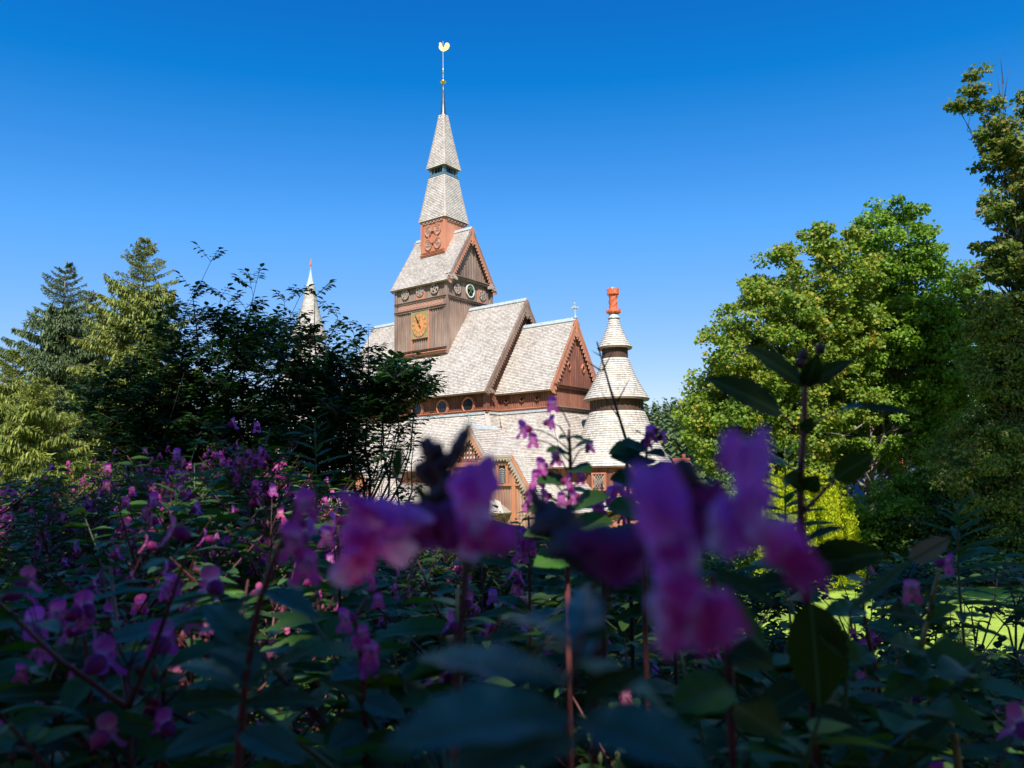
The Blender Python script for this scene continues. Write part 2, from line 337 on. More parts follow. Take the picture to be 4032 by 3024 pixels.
def saddle(name,a0,a1,zr,ze,be,step=.14,cap=.32,cap_over=0):
    rf=MB(); un=MB()
    for s in(1,-1):
        p=[V3(a0,s*be,ze),V3(a1,s*be,ze),V3(a0,0,zr),V3(a1,0,zr)]
        if s<0: p=[p[1],p[0],p[3],p[2]]
        courses(rf,*p,step=step,curve=0.0); under(un,*p)
    r=rf.build(name,MT['shingle'],church); un.build('roof_underside',MT['wood'],r)
    k=MB(); sl=Vector((0,be,zr-ze)).normalized()
    for s in(1,-1):
        n=Vector((0,-s*(zr-ze),be)).normalized()
        a=V3(a0-.03,0,zr+.10); b=V3(a1+.03,0,zr+.10); dn=Vector((0,-s*be,-(zr-ze))).normalized()*cap
        q=[a+n*.02,b+n*.02,b+dn+n*.05,a+dn+n*.05]; k.quad(q if s>0 else q[::-1]); k.quad([q[3],q[2],q[2]-n*.09,q[3]-n*.09])
        k.quad([q[1],q[2],q[2]-n*.09,q[1]-n*.09]); k.quad([q[0],q[3],q[3]-n*.09,q[0]-n*.09])
    for i in range(int((a1-a0)/.6)):
        k.box(V3(a0+.3+i*.6,0,zr+.125),(.012,.05,.02))
    k.build('ridge_cap',MT['lead'],r); return r
def barge(parent,a,zr,ze,be,w=.34,t=.07,m='wood',teeth=.17,m2='salmon',out=1,pend=True):
    "carved verge boards with stepped lower edge on gable plane a"
    for s in(1,-1):
        A=V3(a,0,zr); B=V3(a,s*be,ze); d=(B-A); L=d.length; d/=L; n=Vector((1,0,0))*out; dn=Vector((0,s*(zr-ze),-be)).normalized()
        mb=MB(); mb.poly([A,B,B+dn*w*.35,A+dn*w*.35],n*t); mb.build('bargeboard',MT[m],parent)
        tb=MB(); k=int(L/teeth)
        for i in range(k):
            p=A+d*(i*L/k)+dn*w*.35; q=A+d*((i+1)*L/k)+dn*w*.35; mid=(p+q)/2
            tb.poly([p,q,q+dn*w*.28,mid+dn*w*.95,p+dn*w*.55],n*t*.6)
        tb.build('carved_edge',MT[m2],parent)
    if pend:
        mb=MB(); mb.box(V3(a+out*t*.8,0,zr-.62),(.05,.09,.55)); mb.box(V3(a+out*t*.8,0,zr-1.22),(.06,.13,.07)); mb.lathe([(0.001,-.16),(.07,-.08),(.09,0),(.001,.05)],V3(a+out*t*.8,0,zr-1.33),8)
        mb.build('pendant',MT[m2],parent)
def battens(mb,p0,p1,z0,z1f,nrm,sp_=.2,w=.075,t=.05,z0f=None):
    "vertical half-round boards between p0 and p1 ((a,b) pairs) from z0 to z1f(s)"
    L=math.hypot(p1[0]-p0[0],p1[1]-p0[1]); n=int(L/sp_)
    for i in range(n):
        s=(i+.5)/n; a=p0[0]+(p1[0]-p0[0])*s; b=p0[1]+(p1[1]-p0[1])*s; z1=z1f(s); zb=z0 if z0f is None else z0f(s)
        if z1-zb<.05: continue
        c=V3(a,b,(zb+z1)/2)+Vector((nrm[0],-nrm[1],0))*t*.4; tx=Vector((p1[0]-p0[0],-(p1[1]-p0[1]),0)).normalized(); nn=Vector((nrm[0],-nrm[1],0))
        h=(z1-zb)/2; prof=[(-w/2,0),(-w/3,t*.8),(0,t),(w/3,t*.8),(w/2,0)]
        base=V3(a,b,zb); mb.poly([base+tx*x+nn*(y+.001) for x,y in prof],Vector((0,0,2*h)))
def wallbox(mb,a0,a1,b0,b1,z0,z1):
    c=V3((a0+a1)/2,(b0+b1)/2,(z0+z1)/2); mb.box(c,((a1-a0)/2,(b1-b0)/2,(z1-z0)/2))
def gable(mb,a,b,ze,zr,t=.2,out=1):
    mb.poly([V3(a,b,ze),V3(a,-b,ze),V3(a,0,zr)],Vector((-t*out,0,0)))
# ---- nave
NR,NE,NB=12.975,5.883,4.94; NW,NWB,Z3=7.572,4.223,4.532
nr=saddle('nave_roof',-7.8,7.982,NR,NE,NB)
barge(nr,7.985,NR-.02,NE-.02,NB,w=.42,m2='wood',teeth=.24)
barge(nr,-7.8,NR-.02,NE-.02,NB,w=.5,out=-1,m2='wood',teeth=.24)
zin=NE+(NB-NWB)*(NR-NE)/NB-.14   # roof height above the wall line
nw=MB(); wallbox(nw,-NW,NW,-NWB,NWB,Z3-1,zin)
for o in(1,-1): gable(nw,o*NW,NWB,zin-.01,NR-.2,out=o)
nwo=nw.build('nave_wall',MT['red'],church)
bt=MB(); battens(bt,(-NW,NWB),(NW,NWB),Z3,lambda s:zin,(0,1),.17,.11,.05); battens(bt,(NW,NWB),(NW,-NWB),Z3,lambda s:zin+(NR-zin)*(1-abs(2*s-1))-.25,(1,0),.17,.11,.05)
bt.build('wall_boards',MT['red'],nwo)
cb=MB()
for s in(1,-1): cb=MB(); cb.box(V3(s*NW,NWB,(Z3+zin)/2),(.16,.16,(zin-Z3)/2)); cb.build('corner_post',MT['red'],nwo)
def moulding(name,pts,z,h,t,m,parent):
    mb=MB()
    for (p,q,nn) in pts:
        A=V3(p[0],p[1],z);B=V3(q[0],q[1],z); d=(B-A).normalized(); n=Vector((nn[0],-nn[1],0))
        mb.box((A+B)/2+n*t*.5,((B-A).length/2+t*.3,t*.5,h/2),(d,n,(0,0,1)))
        mb.box((A+B)/2+n*t*.75+Vector((0,0,h*.3)),((B-A).length/2+t*.55,t*.75,h*.12),(d,n,(0,0,1)))
    return mb.build(name,m,parent)
moulding('base_moulding',[((-NW,NWB),(NW+.1,NWB),(0,1)),((NW,NWB),(NW,2.9),(1,0))],Z3+.16,.16,.16,MT['orange'],nwo)
def roundwin(parent,a,b,z,r,nrm=(0,1),lat=False,m='orange'):
    n=Vector((nrm[0],-nrm[1],0)); u=Vector((0,0,1)).cross(n); c=V3(a,b,z); K=24
    fr=MB()
    for rr,ww,tt in((r*1.0,r*.17,.14),(r*1.2,r*.09,.09)):
        for k in range(K):
            t0,t1=k*math.tau/K,(k+1)*math.tau/K
            f=lambda t,q:c+(u*math.cos(t)+Vector((0,0,1))*math.sin(t))*q
            fr.poly([f(t0,rr),f(t1,rr),f(t1,rr+ww),f(t0,rr+ww)],n*tt)
    w_=fr.build('window',MT[m],parent)
    gl=MB(); gl.poly([c+(u*math.cos(k*math.tau/K)+Vector((0,0,1))*math.sin(k*math.tau/K))*r*1.02+n*.02 for k in range(K)],n*.05)
    gl.build('pane',MT['glass'],w_)
    if lat:
        lb=MB()
        for k in(-.4,0,.4):
            h=math.sqrt(1-k*k)*r
            lb.bar(c+u*(k*r)+n*.08-Vector((0,0,h)),c+u*(k*r)+n*.08+Vector((0,0,h)),.012,.012,n); lb.bar(c+u*h+n*.08+Vector((0,0,k*r)),c-u*h+n*.08+Vector((0,0,k*r)),.012,.012,n)
        lb.build('glazing_bar',MT['dark'],w_)
for px in (1360,1453,1550,1648,1746.5,1848.5):
    roundwin(nwo,a_at(px,NWB,5.15),NWB+.05,5.13,.46,lat=True)
# small square coffer pegs under eave
pg=MB()
for i in range(26): pg.box(V3(-7.2+i*.57,NWB+.12,zin-.12),(.05,.08,.07))
pg.build('eave_bracket',MT['wood'],nwo)
# dragon-head bracket at the verge foot
def dragon(parent,a,b,z,s=1,m='pale',sb=1):
    mb=MB(); n=sb
    pts=[(0,0),(.25,.16),(.5,.2),(.75,.08),(.95,.14),(1.0,0),(.8,-.08),(.95,-.16),(.7,-.22),(.4,-.1),(0,-.18)]
    mb.poly([V3(a-.05,b-n*s*.9+n*s*x,z+s*y) for x,y in pts],Vector((.14,0,0)))
    mb.box(V3(a+.1,b-n*s*.3,z+s*.05),(.04,.06*s,.04*s)); mb.tube([V3(a+.02,b-n*s*.5,z+s*.15),V3(a+.02,b-n*s*.35,z+s*.33),V3(a+.02,b-n*s*.1,z+s*.3)],[.05*s,.04*s,.01],6)
    mb.build('dragon_head',MT[m],parent)
dragon(nr,8.0,4.75,5.95,.9,'wood')
# ---- chancel
CR_,CE,CB=10.982,5.802,3.384; CA,CWL,CWB=12.141,11.957,2.878
crf=saddle('chancel_roof',7.56,CA,CR_,CE,CB)
barge(crf,CA+.005,CR_-.02,CE-.02,CB,w=.5,m='orange',m2='salmon',teeth=.3)
zc=CE+(CB-CWB)*(CR_-CE)/CB-.14
cw=MB(); wallbox(cw,NW-.3,CWL,-CWB,CWB,Z3-1,zc); gable(cw,CWL,CWB,zc-.01,CR_-.2)
cwo=cw.build('chancel_wall',MT['red'],church)
bt=MB(); battens(bt,(NW,CWB),(CWL,CWB),Z3,lambda s:zc,(0,1),.17,.12,.05)
battens(bt,(CWL,CWB),(CWL,-CWB),Z3,lambda s:6.0,(1,0),.15,.10,.05); battens(bt,(CWL,CWB),(CWL,-CWB),6.3,lambda s:zc+(CR_-zc)*(1-abs(2*s-1))-.3,(1,0),.22,.18,.03)
bt.build('wall_boards',MT['red'],cwo)
moulding('base_moulding',[((NW,CWB),(CWL+.1,CWB),(0,1))],Z3+.16,.16,.16,MT['orange'],cwo)
moulding('base_moulding',[((CWL,CWB),(CWL,-CWB),(1,0))],Z3+.17,.24,.2,MT['wood'],cwo)
moulding('gable_moulding',[((CWL,CWB),(CWL,-CWB),(1,0))],6.15,.26,.2,MT['red'],cwo)
for px in(1999,2060,2120.5): roundwin(cwo,a_at(px,CWB,5.0),CWB+.05,z_at(1573-(px-2060)*.09,a_at(px,CWB,5),CWB),.14,m='red')
for b in(.85,-.95):
    mb=MB(); c=V3(CWL+.07,b,7.6)
    for (y0,z0),(y1,z1) in zip([(0,.3),(.2,0),(0,-.3),(-.2,0)],[(.2,0),(0,-.3),(-.2,0),(0,.3)]): mb.bar(c+Vector((0,y0,z0)),c+Vector((0,y1,z1)),.06,.1,(1,0,0))
    wo=mb.build('window',MT['orange'],cwo); m2=MB(); m2.poly([c+Vector((-.02,y*.85,z*.85)) for y,z in[(0,.3),(.2,0),(0,-.3),(-.2,0)]],Vector((.03,0,0))); m2.build('pane',MT['dark'],wo)
def cross(parent,a,b,z,h,m='lead'):
    mb=MB(); mb.lathe([(.16*h,0),(.05*h,.12*h),(.04*h,.3*h)],V3(a,b,z),8)
    mb.box(V3(a,b,z+h*.62),(.035*h,.035*h,.36*h)); mb.box(V3(a,b,z+h*.68),(.2*h,.035*h,.035*h)); mb.box(V3(a,b,z+h*.68),(.033*h,.2*h,.033*h))
    for d in((.21,0,.68),(-.21,0,.68),(0,0,.99),(0,.21,.68),(0,-.21,.68)): mb.box(V3(a+d[0]*h,b+d[1]*h,z+d[2]*h),(.055*h,)*3)
    mb.build('roof_cross',MT[m],parent)
cross(crf,CA-.05,0,CR_+.05,1.05)
# ---- central tower
T=2.6; Z1,Z2=9.3,13.611
tw=MB(); wallbox(tw,-T,T,-T,T,7.5,15.1); 
TE,TR,TEA,TEB=14.72,19.384,2.93,2.97
ztop=TE+(TEB-T)*(TR-TE)/TEB
for o in(1,-1): gable(tw,o*T,T,ztop-.1,TR-.25,out=o)
two=tw.build('tower_wall',MT['wood'],church)
nz=lambda b:NR-(NR-NE)*abs(b)/NB   # nave roof height at b
bt=MB(); battens(bt,(-T+.3,T),(-.82,T),Z1+.55,lambda s:12.83,(0,1),.2,.15,.08); battens(bt,(.92,T),(T-.3,T),Z1+.55,lambda s:12.83,(0,1),.2,.15,.08)
battens(bt,(-.72,T),(.82,T),Z1+.55,lambda s:10.75,(0,1),.2,.15,.08)
battens(bt,(T,T-.25),(T,-T+.25),0,lambda s:13.45,(1,0),.2,.15,.08,z0f=lambda s:nz(T-.25-s*(2*T-.5))-.1)
battens(bt,(T,T-.2),(T,-T+.2),15.35,lambda s:15.35+(TR-15.7)*(1-abs(2*s-1))-.15,(1,0),.3,.25,.03)
battens(bt,(-T,T),(T,T),13.75,lambda s:14.9,(0,1),.24,.2,.03); battens(bt,(T,T),(T,-T),13.75,lambda s:14.9,(1,0),.24,.2,.03)
bt.build('wall_boards',MT['wood'],two)
for (a,b) in((-T,T),(T,T),(T,-T)): 
    cpst=MB(); cpst.box(V3(a,b,(Z1+14.9)/2),(.13,.13,(14.9-Z1)/2)); cpst.tube([V3(a+(-.22 if a>0 else .22),b+.02*(1 if b>0 else -1),Z1+.1),V3(a+(-.22 if a>0 else .22),b+.02,14.2)],.085,8); cpst.build('corner_post',MT['wood'],two)
moulding('cornice',[((-T,T),(T,T),(0,1)),((T,T),(T,-T),(1,0))],13.6,.2,.17,MT['wood'],two)
moulding('cornice',[((-T,T),(T,T),(0,1))],12.92,.22,.17,MT['wood'],two)
moulding('sill',[((-T,T),(T,T),(0,1))],Z1+.47,.14,.2,MT['wood'],two); moulding('sill',[((-T,T),(T,T),(0,1))],Z1+.18,.22,.24,MT['salmon'],two)
moulding('gable_beam',[((T,T),(T,-T),(1,0))],15.2,.24,.25,MT['wood'],two)
fz=MB(); fz.box(V3(0,T+.05,13.27),(T-.28,.05,.24)); fo=fz.build('frieze',MT['salmon'],two)
fz=MB()
for i in range(13):
    c=V3(-T+.5+i*.352,T+.11,13.27)
    for k in range(8):
        t0,t1=k*math.tau/8,(k+1)*math.tau/8; fz.bar(c+Vector((.12*math.cos(t0),0,.15*math.sin(t0))),c+Vector((.12*math.cos(t1),0,.15*math.sin(t1))),.035,.03,(0,-1,0))
fz.build('carved_ring',MT['pale'],fo)
def roundel(parent,a,b,z,r,nrm,seed):
    n=Vector((nrm[0],-nrm[1],0)); u=Vector((0,0,1)).cross(n); c=V3(a,b,z); W=Vector((0,0,1)); rr=random.Random(seed); mb=MB(); K=16
    f=lambda t,q:c+(u*math.cos(t)+W*math.sin(t))*q
    bk=MB(); bk.poly([f(k*math.tau/K,r) for k in range(K)],n*.03); 
    for k in range(K): mb.poly([f(k*math.tau/K,r*.88),f((k+1)*math.tau/K,r*.88),f((k+1)*math.tau/K,r),f(k*math.tau/K,r)],n*.08)
    m=4+seed%3
    for k in range(m):
        t=k*math.tau/m+seed; mb.bar(f(t,r*.9)+n*.05,f(t+math.tau*.37,r*.9)+n*.05,r*.17,.04,n); mb.bar(f(t,r*.15)+n*.06,f(t+.3,r*.85)+n*.06,r*.15,.04,n)
    o=mb.build('carved_roundel',MT['pale'],parent); bk.build('backing',MT['dark'],o)
for a,b,nn,sd_ in((-1.55,T,(0,1),1),(.0,T,(0,1),2),(1.5,T,(0,1),3),(T,1.55,(1,0),4),(T,-1.4,(1,0),5)):
    if sd_ in(2,5):
        mb=MB(); mb.box(V3(a+nn[0]*.04,b+nn[1]*.04,14.28),(.46 if nn[1] else .035,.46 if nn[0] else .035,.55)); mb.build('panel',MT['salmon'],two)
    roundel(two,a+nn[0]*.08,b+nn[1]*.08,14.3,.38,nn,sd_)
# crossed hammers emblem
n=Vector((1,0,0)); c=V3(T+.08,.05,14.42); K=24
mb=MB(); bk=MB(); f=lambda t,q:c+Vector((0,math.cos(t),0))*q+Vector((0,0,math.sin(t)))*q*1.12
bk.poly([f(k*math.tau/K,.4) for k in range(K)],n*.03)
for k in range(K): mb.poly([f(k*math.tau/K,.4),f((k+1)*math.tau/K,.4),f((k+1)*math.tau/K,.48),f(k*math.tau/K,.48)],n*.09)
em=mb.build('emblem',MT['white'],two); bk.build('backing',MT['dark'],em)
mb=MB()
for s in(1,-1):
    mb.bar(c+n*.08+Vector((0,-s*.24,-.3)),c+n*.08+Vector((0,s*.16,.2)),.07,.05,n); mb.bar(c+n*.1+Vector((0,s*.16-.16,.2+s*.10)),c+n*.1+Vector((0,s*.16+.14,.2-s*.10)),.15,.07,n)
mb.build('crossed_hammers',MT['gold'],em)
# clock
cx,cz=.02,11.75; ck=MB(); ck.box(V3(cx,T+.12,cz),(.82,.06,1.0)); cko=ck.build('clock',MT['olive'],two)
fr=MB(); 
for s in(-1,1): fr.box(V3(cx+s*.87,T+.08,cz-.55),(.05,.09,1.6))
fr.box(V3(cx,T+.13,cz-1.02),(.86,.08,.035)); fr.build('clock_frame',MT['salmon'],cko)
cc=V3(cx,T+.19,cz); K=40; e=lambda t,q,z_=0:cc+Vector((math.cos(t)*.79*q,-z_,math.sin(t)*.94*q))
d=MB(); d.poly([e(k*math.tau/K,1) for k in range(K)],Vector((0,-.02,0))); d.build('clock_dial',MT['clock'],cko)
nm=MB()
for h in range(12):
    t=math.pi/2-h*math.tau/12; wv=.05 if h in(1,5) else (.17 if h in(7,8,4) else .12)
    for q in ((-.5,.5) if wv>.1 else (0,)):
        nm.bar(e(t,.66,.035)+Vector((math.sin(t),0,-math.cos(t)))*wv*q*.6,e(t,.92,.035)+Vector((math.sin(t),0,-math.cos(t)))*wv*q,.045,.012,(0,-1,0))
for k in range(K): nm.bar(e(k*math.tau/K,.60,.03),e((k+1)*math.tau/K,.60,.03),.018,.012,(0,-1,0)); nm.bar(e(k*math.tau/K,.975,.03),e((k+1)*math.tau/K,.975,.03),.03,.014,(0,-1,0))
nm.build('numeral',MT['olive'],cko)
hd=MB(); t=math.pi/2+.58; hd.bar(e(t+math.pi,.2,.08),e(t,.9,.08),.045,.015,(0,-1,0)); hd.poly([e(t,.35,.075)+Vector((.07,0,.05)),e(t,.62,.075),e(t,.35,.075)-Vector((.07,0,.05)),e(t,.1,.075)],Vector((0,-.015,0)))
hd.bar(e(t+math.pi,.35,.08),e(t+math.pi,.2,.08),.09,.015,(0,-1,0)); hd.build('clock_hand',MT['dark'],cko)
hd=MB(); t=math.pi/2-.02; hd.bar(e(t+math.pi,.1,.06),e(t,.5,.06),.05,.015,(0,-1,0)); hd.lathe([(0.001,-.06),(.07,0),(.001,.06)],e(t,.38,.07),8); hd.lathe([(0.001,-.07),(.07,0),(.001,.07)],cc+Vector((0,-.09,0)),8); hd.build('clock_hand',MT['gold'],cko)
trf=saddle('tower_roof',-TEA,TEA,TR,TE,TEB); barge(trf,TEA+.005,TR-.02,TE-.02,TEB,w=.42,m='wood',m2='salmon',teeth=.26); barge(trf,-TEA,TR,TE,TEB,out=-1,pend=False)
dragon(trf,TEA+.02,2.75,15.05,1.0,'pale'); dragon(trf,TEA+.02,-2.75,15.05,1.0,'pale',-1)
dp=MB(); dp.tube([V3(-T+.05,T+.2,14.6),V3(-T-.03,T+.12,14.2),V3(-T-.03,T+.12,9.2)],.02,6); dp.build('lightning_conductor',MT['slate'],two)
# upper box
U=1.231
ub=MB(); wallbox(ub,-U,U,-U,U,16.6,20.6); ubo=ub.build('belfry_box',MT['orange'],church)
for (a,b) in((-U,U),(U,U),(U,-U)): tr=MB(); tr.box(V3(a*.97,b*.97,18.9),(.1,.1,1.55)); tr.build('corner_post',MT['orange'],ubo)
moulding('sill',[((-U,U),(U,U),(0,1))],17.52,.14,.12,MT['orange'],ubo); moulding('sill',[((-U,U),(U,U),(0,1))],17.75,.1,.07,MT['salmon'],ubo)
moulding('cornice',[((-U,U),(U,U),(0,1)),((U,U),(U,-U),(1,0))],20.25,.4,.06,MT['salmon'],ubo)
zz=MB()
for face in(0,1):
    for i in range(12):
        s0=-U+.12+i*(2*U-.24)/12; s1=s0+(2*U-.24)/12; z0,z1=(20.1,20.36) if i%2 else (20.36,20.1)
        if face==0: zz.bar(V3(s0,U+.1,z0),V3(s1,U+.1,z1),.06,.04,(0,-1,0))
        else: zz.bar(V3(U+.1,-s0,z0),V3(U+.1,-s1,z1),.06,.04,(1,0,0))
zz.build('zigzag_frieze',MT['pale'],ubo)
for sx_ in(-.48,.48):
    for sz_ in(-.55,.55):
        mb=MB(); bk=MB(); c=V3(sx_,U+.03,18.95+sz_); f=lambda t,q:c+Vector((math.cos(t)*.36*q,0,math.sin(t)*.46*q)); K=16
        bk.poly([f(k*math.tau/K,1) for k in range(K)],Vector((0,-.02,0)))
        for k in range(K): mb.poly([f(k*math.tau/K,.9),f((k+1)*math.tau/K,.9),f((k+1)*math.tau/K,1.05),f(k*math.tau/K,1.05)],Vector((0,-.06,0)))
        rr=random.Random(int(sx_*10+sz_*7))
        for k in range(13):
            t=rr.random()*6.28;q=rr.random()*.75; p=f(t,q); dd=Vector((rr.uniform(-1,1),0,rr.uniform(-1,1))).normalized()*.13; mb.bar(p-dd+Vector((0,-.04,0)),p+dd+Vector((0,-.04,0)),.06,.04,(0,-1,0))
        o=mb.build('carved_oval',MT['salmon'],ubo); bk.build('backing',MT['pale'],o)
mb=MB(); c=V3(0,U+.05,18.95); f=lambda t,q:c+Vector((math.cos(t)*.42*q,0,math.sin(t)*.5*q))
for k in range(24): mb.poly([f(k*math.tau/24,.88),f((k+1)*math.tau/24,.88),f((k+1)*math.tau/24,1.05),f(k*math.tau/24,1.05)],Vector((0,-.08,0)))
mb.build('carved_ring',MT['orange'],ubo)
def pyr(name,s0,z0,s1,z1,flare=0,step=.14,mm='shingle'):
    mb=MB(); c0=[(-s0,s0),(s0,s0),(s0,-s0),(-s0,-s0)]; c1=[(-s1,s1),(s1,s1),(s1,-s1),(-s1,-s1)]
    for i in range(4):
        j=(i+1)%4; courses(mb,V3(*c0[i],z0),V3(*c0[j],z0),V3(*c1[i],z1),V3(*c1[j],z1),step=step,curve=flare,lift=.035)
    o=mb.build(name,MT[mm],church); m2=MB(); m2.quad([V3(*p,z0+.02) for p in c0]); m2.build('roof_underside',MT['wood'],o)
    for i in range(4):
        hp=MB(); A=V3(*c0[i],z0);B=V3(*c1[i],z1); k=int((B-A).length/.14); n=Vector((c0[i][0],-c0[i][1],0)).normalized()
        for q in range(k):
            t=(q+.2)/k; p=A.lerp(B,t)+n*(.02-flare*4*t*(1-t)); d=(B-A).normalized(); x=d.cross(n).normalized(); hp.box(p,(.07,.06,.012),(d,x,(n+d*.35).normalized()))
        hp.build('hip_shingle',MT[mm],o)
    return o
sk=pyr('spire_skirt',1.397,20.323,.832,23.986,.03)
lb=MB(); wallbox(lb,-.86,.86,-.86,.86,24.0,24.16); wallbox(lb,-.80,.80,-.80,.80,24.16,24.24)
for a,b in((-.68,.68),(.68,.68),(.68,-.68),(-.68,-.68)): lb.box(V3(a,b,24.52),(.12,.12,.32))
lb.build('lantern',MT['band'],church)
lv=MB(); wallbox(lv,-.45,.45,-.45,.45,24.2,24.9); lv.build('lantern_core',MT['dark'],church)
for k in(-.28,0,.28):
    for q in((k,.7),(.7,k)): lv=MB(); lv.box(V3(*q,24.52),(.03,.03,.3)); lv.build('lantern_louvre',MT['slate'],church)
usp=pyr('spire',.969,24.752,.24,29.373,.03)
mb=MB(); mb.lathe([(.30,29.15),(.22,29.7),(.13,30.6),(.09,31.4),(.08,32.1),(.0,32.15)],V3(0,0,0),10); mb.build('spire_cone',MT['slate'],church,True)
mb=MB(); mb.lathe([(.001,-.28),(.07,-.24),(.09,-.14),(.2,-.1),(.27,0),(.2,.1),(.08,.15),(.06,.25),(.001,.3)],V3(0,0,32.25),16); 
mb.lathe([(.001,-.3),(.05,-.22),(.09,-.1),(.05,0),(.09,.12),(.04,.25),(.001,.3)],V3(0,0,34.25-.2-.9+.0),10); mb.build('gilt_ball',MT['gold'],church,True)
mb=MB(); mb.tube([V3(0,0,32.4),V3(0,0,35.75)],[.035,.02],8); mb.build('vane_rod',MT['lead'],church)
ck=[(-.33,.30),(-.26,.42),(-.33,.52),(-.22,.60),(-.13,.50),(-.10,.30),(0,.16),(.12,.16),(.14,.34),(.22,.54),(.38,.56),(.5,.42),(.5,.22),(.4,.02),(.22,-.12),(.05,-.18),(-.12,-.14),(-.28,.02),(-.33,.16)]
mb=MB(); mb.poly([V3(0,0,35.05)+Vector((x*.80,-x*-.6,y)) for x,y in ck],Vector((.03,.04,0))); mb.build('weathercock',MT['gold'],church)
# ---- aisle and gallery roofs
RING=[(-NW,NWB),(NW,NWB),(NW,CWB),(CWL,CWB),(CWL,-CWB),(NW,-CWB),(NW,-NWB),(-NW,-NWB)]
SG=[(-1,1),(1,1),(1,1),(1,1),(1,-1),(1,-1),(1,-1),(-1,-1)]
def off(o): return [(a+s*o,b+t*o) for (a,b),(s,t) in zip(RING,SG)]
def ringroof(name,o0,z0,o1,z1,flare):
    mb=MB(); p,q=off(o0),off(o1); un=MB()
    for i in range(8):
        j=(i+1)%8; 
        NSEG=4
        courses(mb,V3(*q[i],z1),V3(*q[j],z1),V3(*p[i],z0),V3(*p[j],z0),step=.14,curve=flare)
        un.quad([V3(*q[i],z1-.06),V3(*q[i],z1-.02),V3(*q[j],z1-.02),V3(*q[j],z1-.06)]); un.quad([V3(*q[i],z1-.06),V3(*q[j],z1-.06),V3(*p[j],z1-.03),V3(*p[i],z1-.03)])
    o=mb.build(name,MT['shingle'],church); un.build('roof_underside',MT['wood'],o)
    for i in(1,3):
        hp=MB(); A=V3(*q[i],z1);B=V3(*p[i],z0); k=int((B-A).length/.14); n=Vector((1,-1,.8)).normalized(); d=(B-A).normalized(); x=d.cross(n).normalized(); n=x.cross(d)
        for s in range(k):
            t=(s+.3)/k; hp.box(A.lerp(B,t)+n*(.03-flare*4*t*(1-t)),(.075,.16,.012),(d,x,(n*-1+d*.3).normalized()))
        hp.build('hip_shingle',MT['shingle'],o)
    return o
ar=ringroof('aisle_roof',-.05,Z3+.06,3.0,.73,.10)
mb=MB()
for (p,q,nn) in [((-NW,NWB),(NW,NWB),(0,1)),((NW,NWB),(NW,CWB),(1,0)),((NW,CWB),(CWL,CWB),(0,1))]:
    A=V3(p[0],p[1],Z3+.06);B=V3(q[0],q[1],Z3+.06);n=Vector((nn[0],-nn[1],0)); mb.quad([A+n*.18+Vector((0,0,-.14)),B+n*.18+Vector((0,0,-.14)),B+n*.17+Vector((0,0,.0)),A+n*.17+Vector((0,0,.0))])
mb.build('flashing',MT['lead'],ar)
def ringwall(name,o,z0,z1,m,sp_=.2):
    mb=MB(); p=off(o)
    for i in range(8):
        j=(i+1)%8; mb.quad([V3(*p[i],z0),V3(*p[j],z0),V3(*p[j],z1),V3(*p[i],z1)])
    w_=mb.build(name,MT[m],church); bt=MB()
    for i,nn in((0,(0,1)),(1,(1,0)),(2,(0,1)),(3,(1,0))): battens(bt,p[i],p[i+1],z0,lambda s:z1,nn,sp_,.13,.05)
    bt.build('wall_boards',MT[m],w_); return w_
gw=ringwall('gallery_wall',2.45,-.5,.72,'red')
gr=ringroof('gallery_roof',2.4,-.1,4.9,-1.87,.07)
lw=ringwall('lower_wall',4.3,G,-1.88,'orange',.25)
for px in(1480,1620,1760,2290,2400):
    a=a_at(px,NWB+4.35,-3.2) if px<2000 else a_at(px,CWB+4.35,-3.2); b=(NWB if px<2000 else CWB)+4.35
    mb=MB(); mb.box(V3(a,b,-3.3),(.42,.06,.75)); wo=mb.build('window',MT['orange'],lw); m2=MB(); m2.box(V3(a,b+.05,-3.3),(.34,.03,.66)); m2.build('pane',MT['glass'],wo)
mb=MB(); a=a_at(1567,NWB+2.5,.4); mb.box(V3(a,NWB+2.55,.45),(.45,.05,.16)); wo=mb.build('window',MT['lead'],gw)
# ---- south dormer gable (porch)
bp_=7.45; zf=z_at(1848,0,bp_)
aL,aR=a_at(1762,bp_,zf),a_at(1936,bp_,zf); zA=z_at(1679,(aL+aR)/2,bp_); aM=(aL+aR)/2; hw=(aR-aL)/2
dr=MB(); un=MB()
for s in(1,-1):
    zb=zf
    bl=V3(aM+s*hw,bp_,zf); tl=V3(aM,bp_,zA); br=V3(aM+s*hw,4.0,zf); tr_=V3(aM,4.0,zA)
    q=[bl,br,tl,tr_] if s>0 else [br,bl,tr_,tl]
    courses(dr,*q); under(un,*q,t=.1)
dro=dr.build('porch_roof',MT['shingle'],church); un.build('roof_underside',MT['wood'],dro)
mb=MB()
for s in(1,-1): mb.quad([V3(aM,bp_+.04,zA+.1),V3(aM,4.6,zA+.1),V3(aM+s*.16,4.6,zA-.14),V3(aM+s*.16,bp_+.04,zA-.14)])
mb.build('ridge_cap',MT['lead'],dro); cross(dro,aM,bp_,zA+.05,.75)
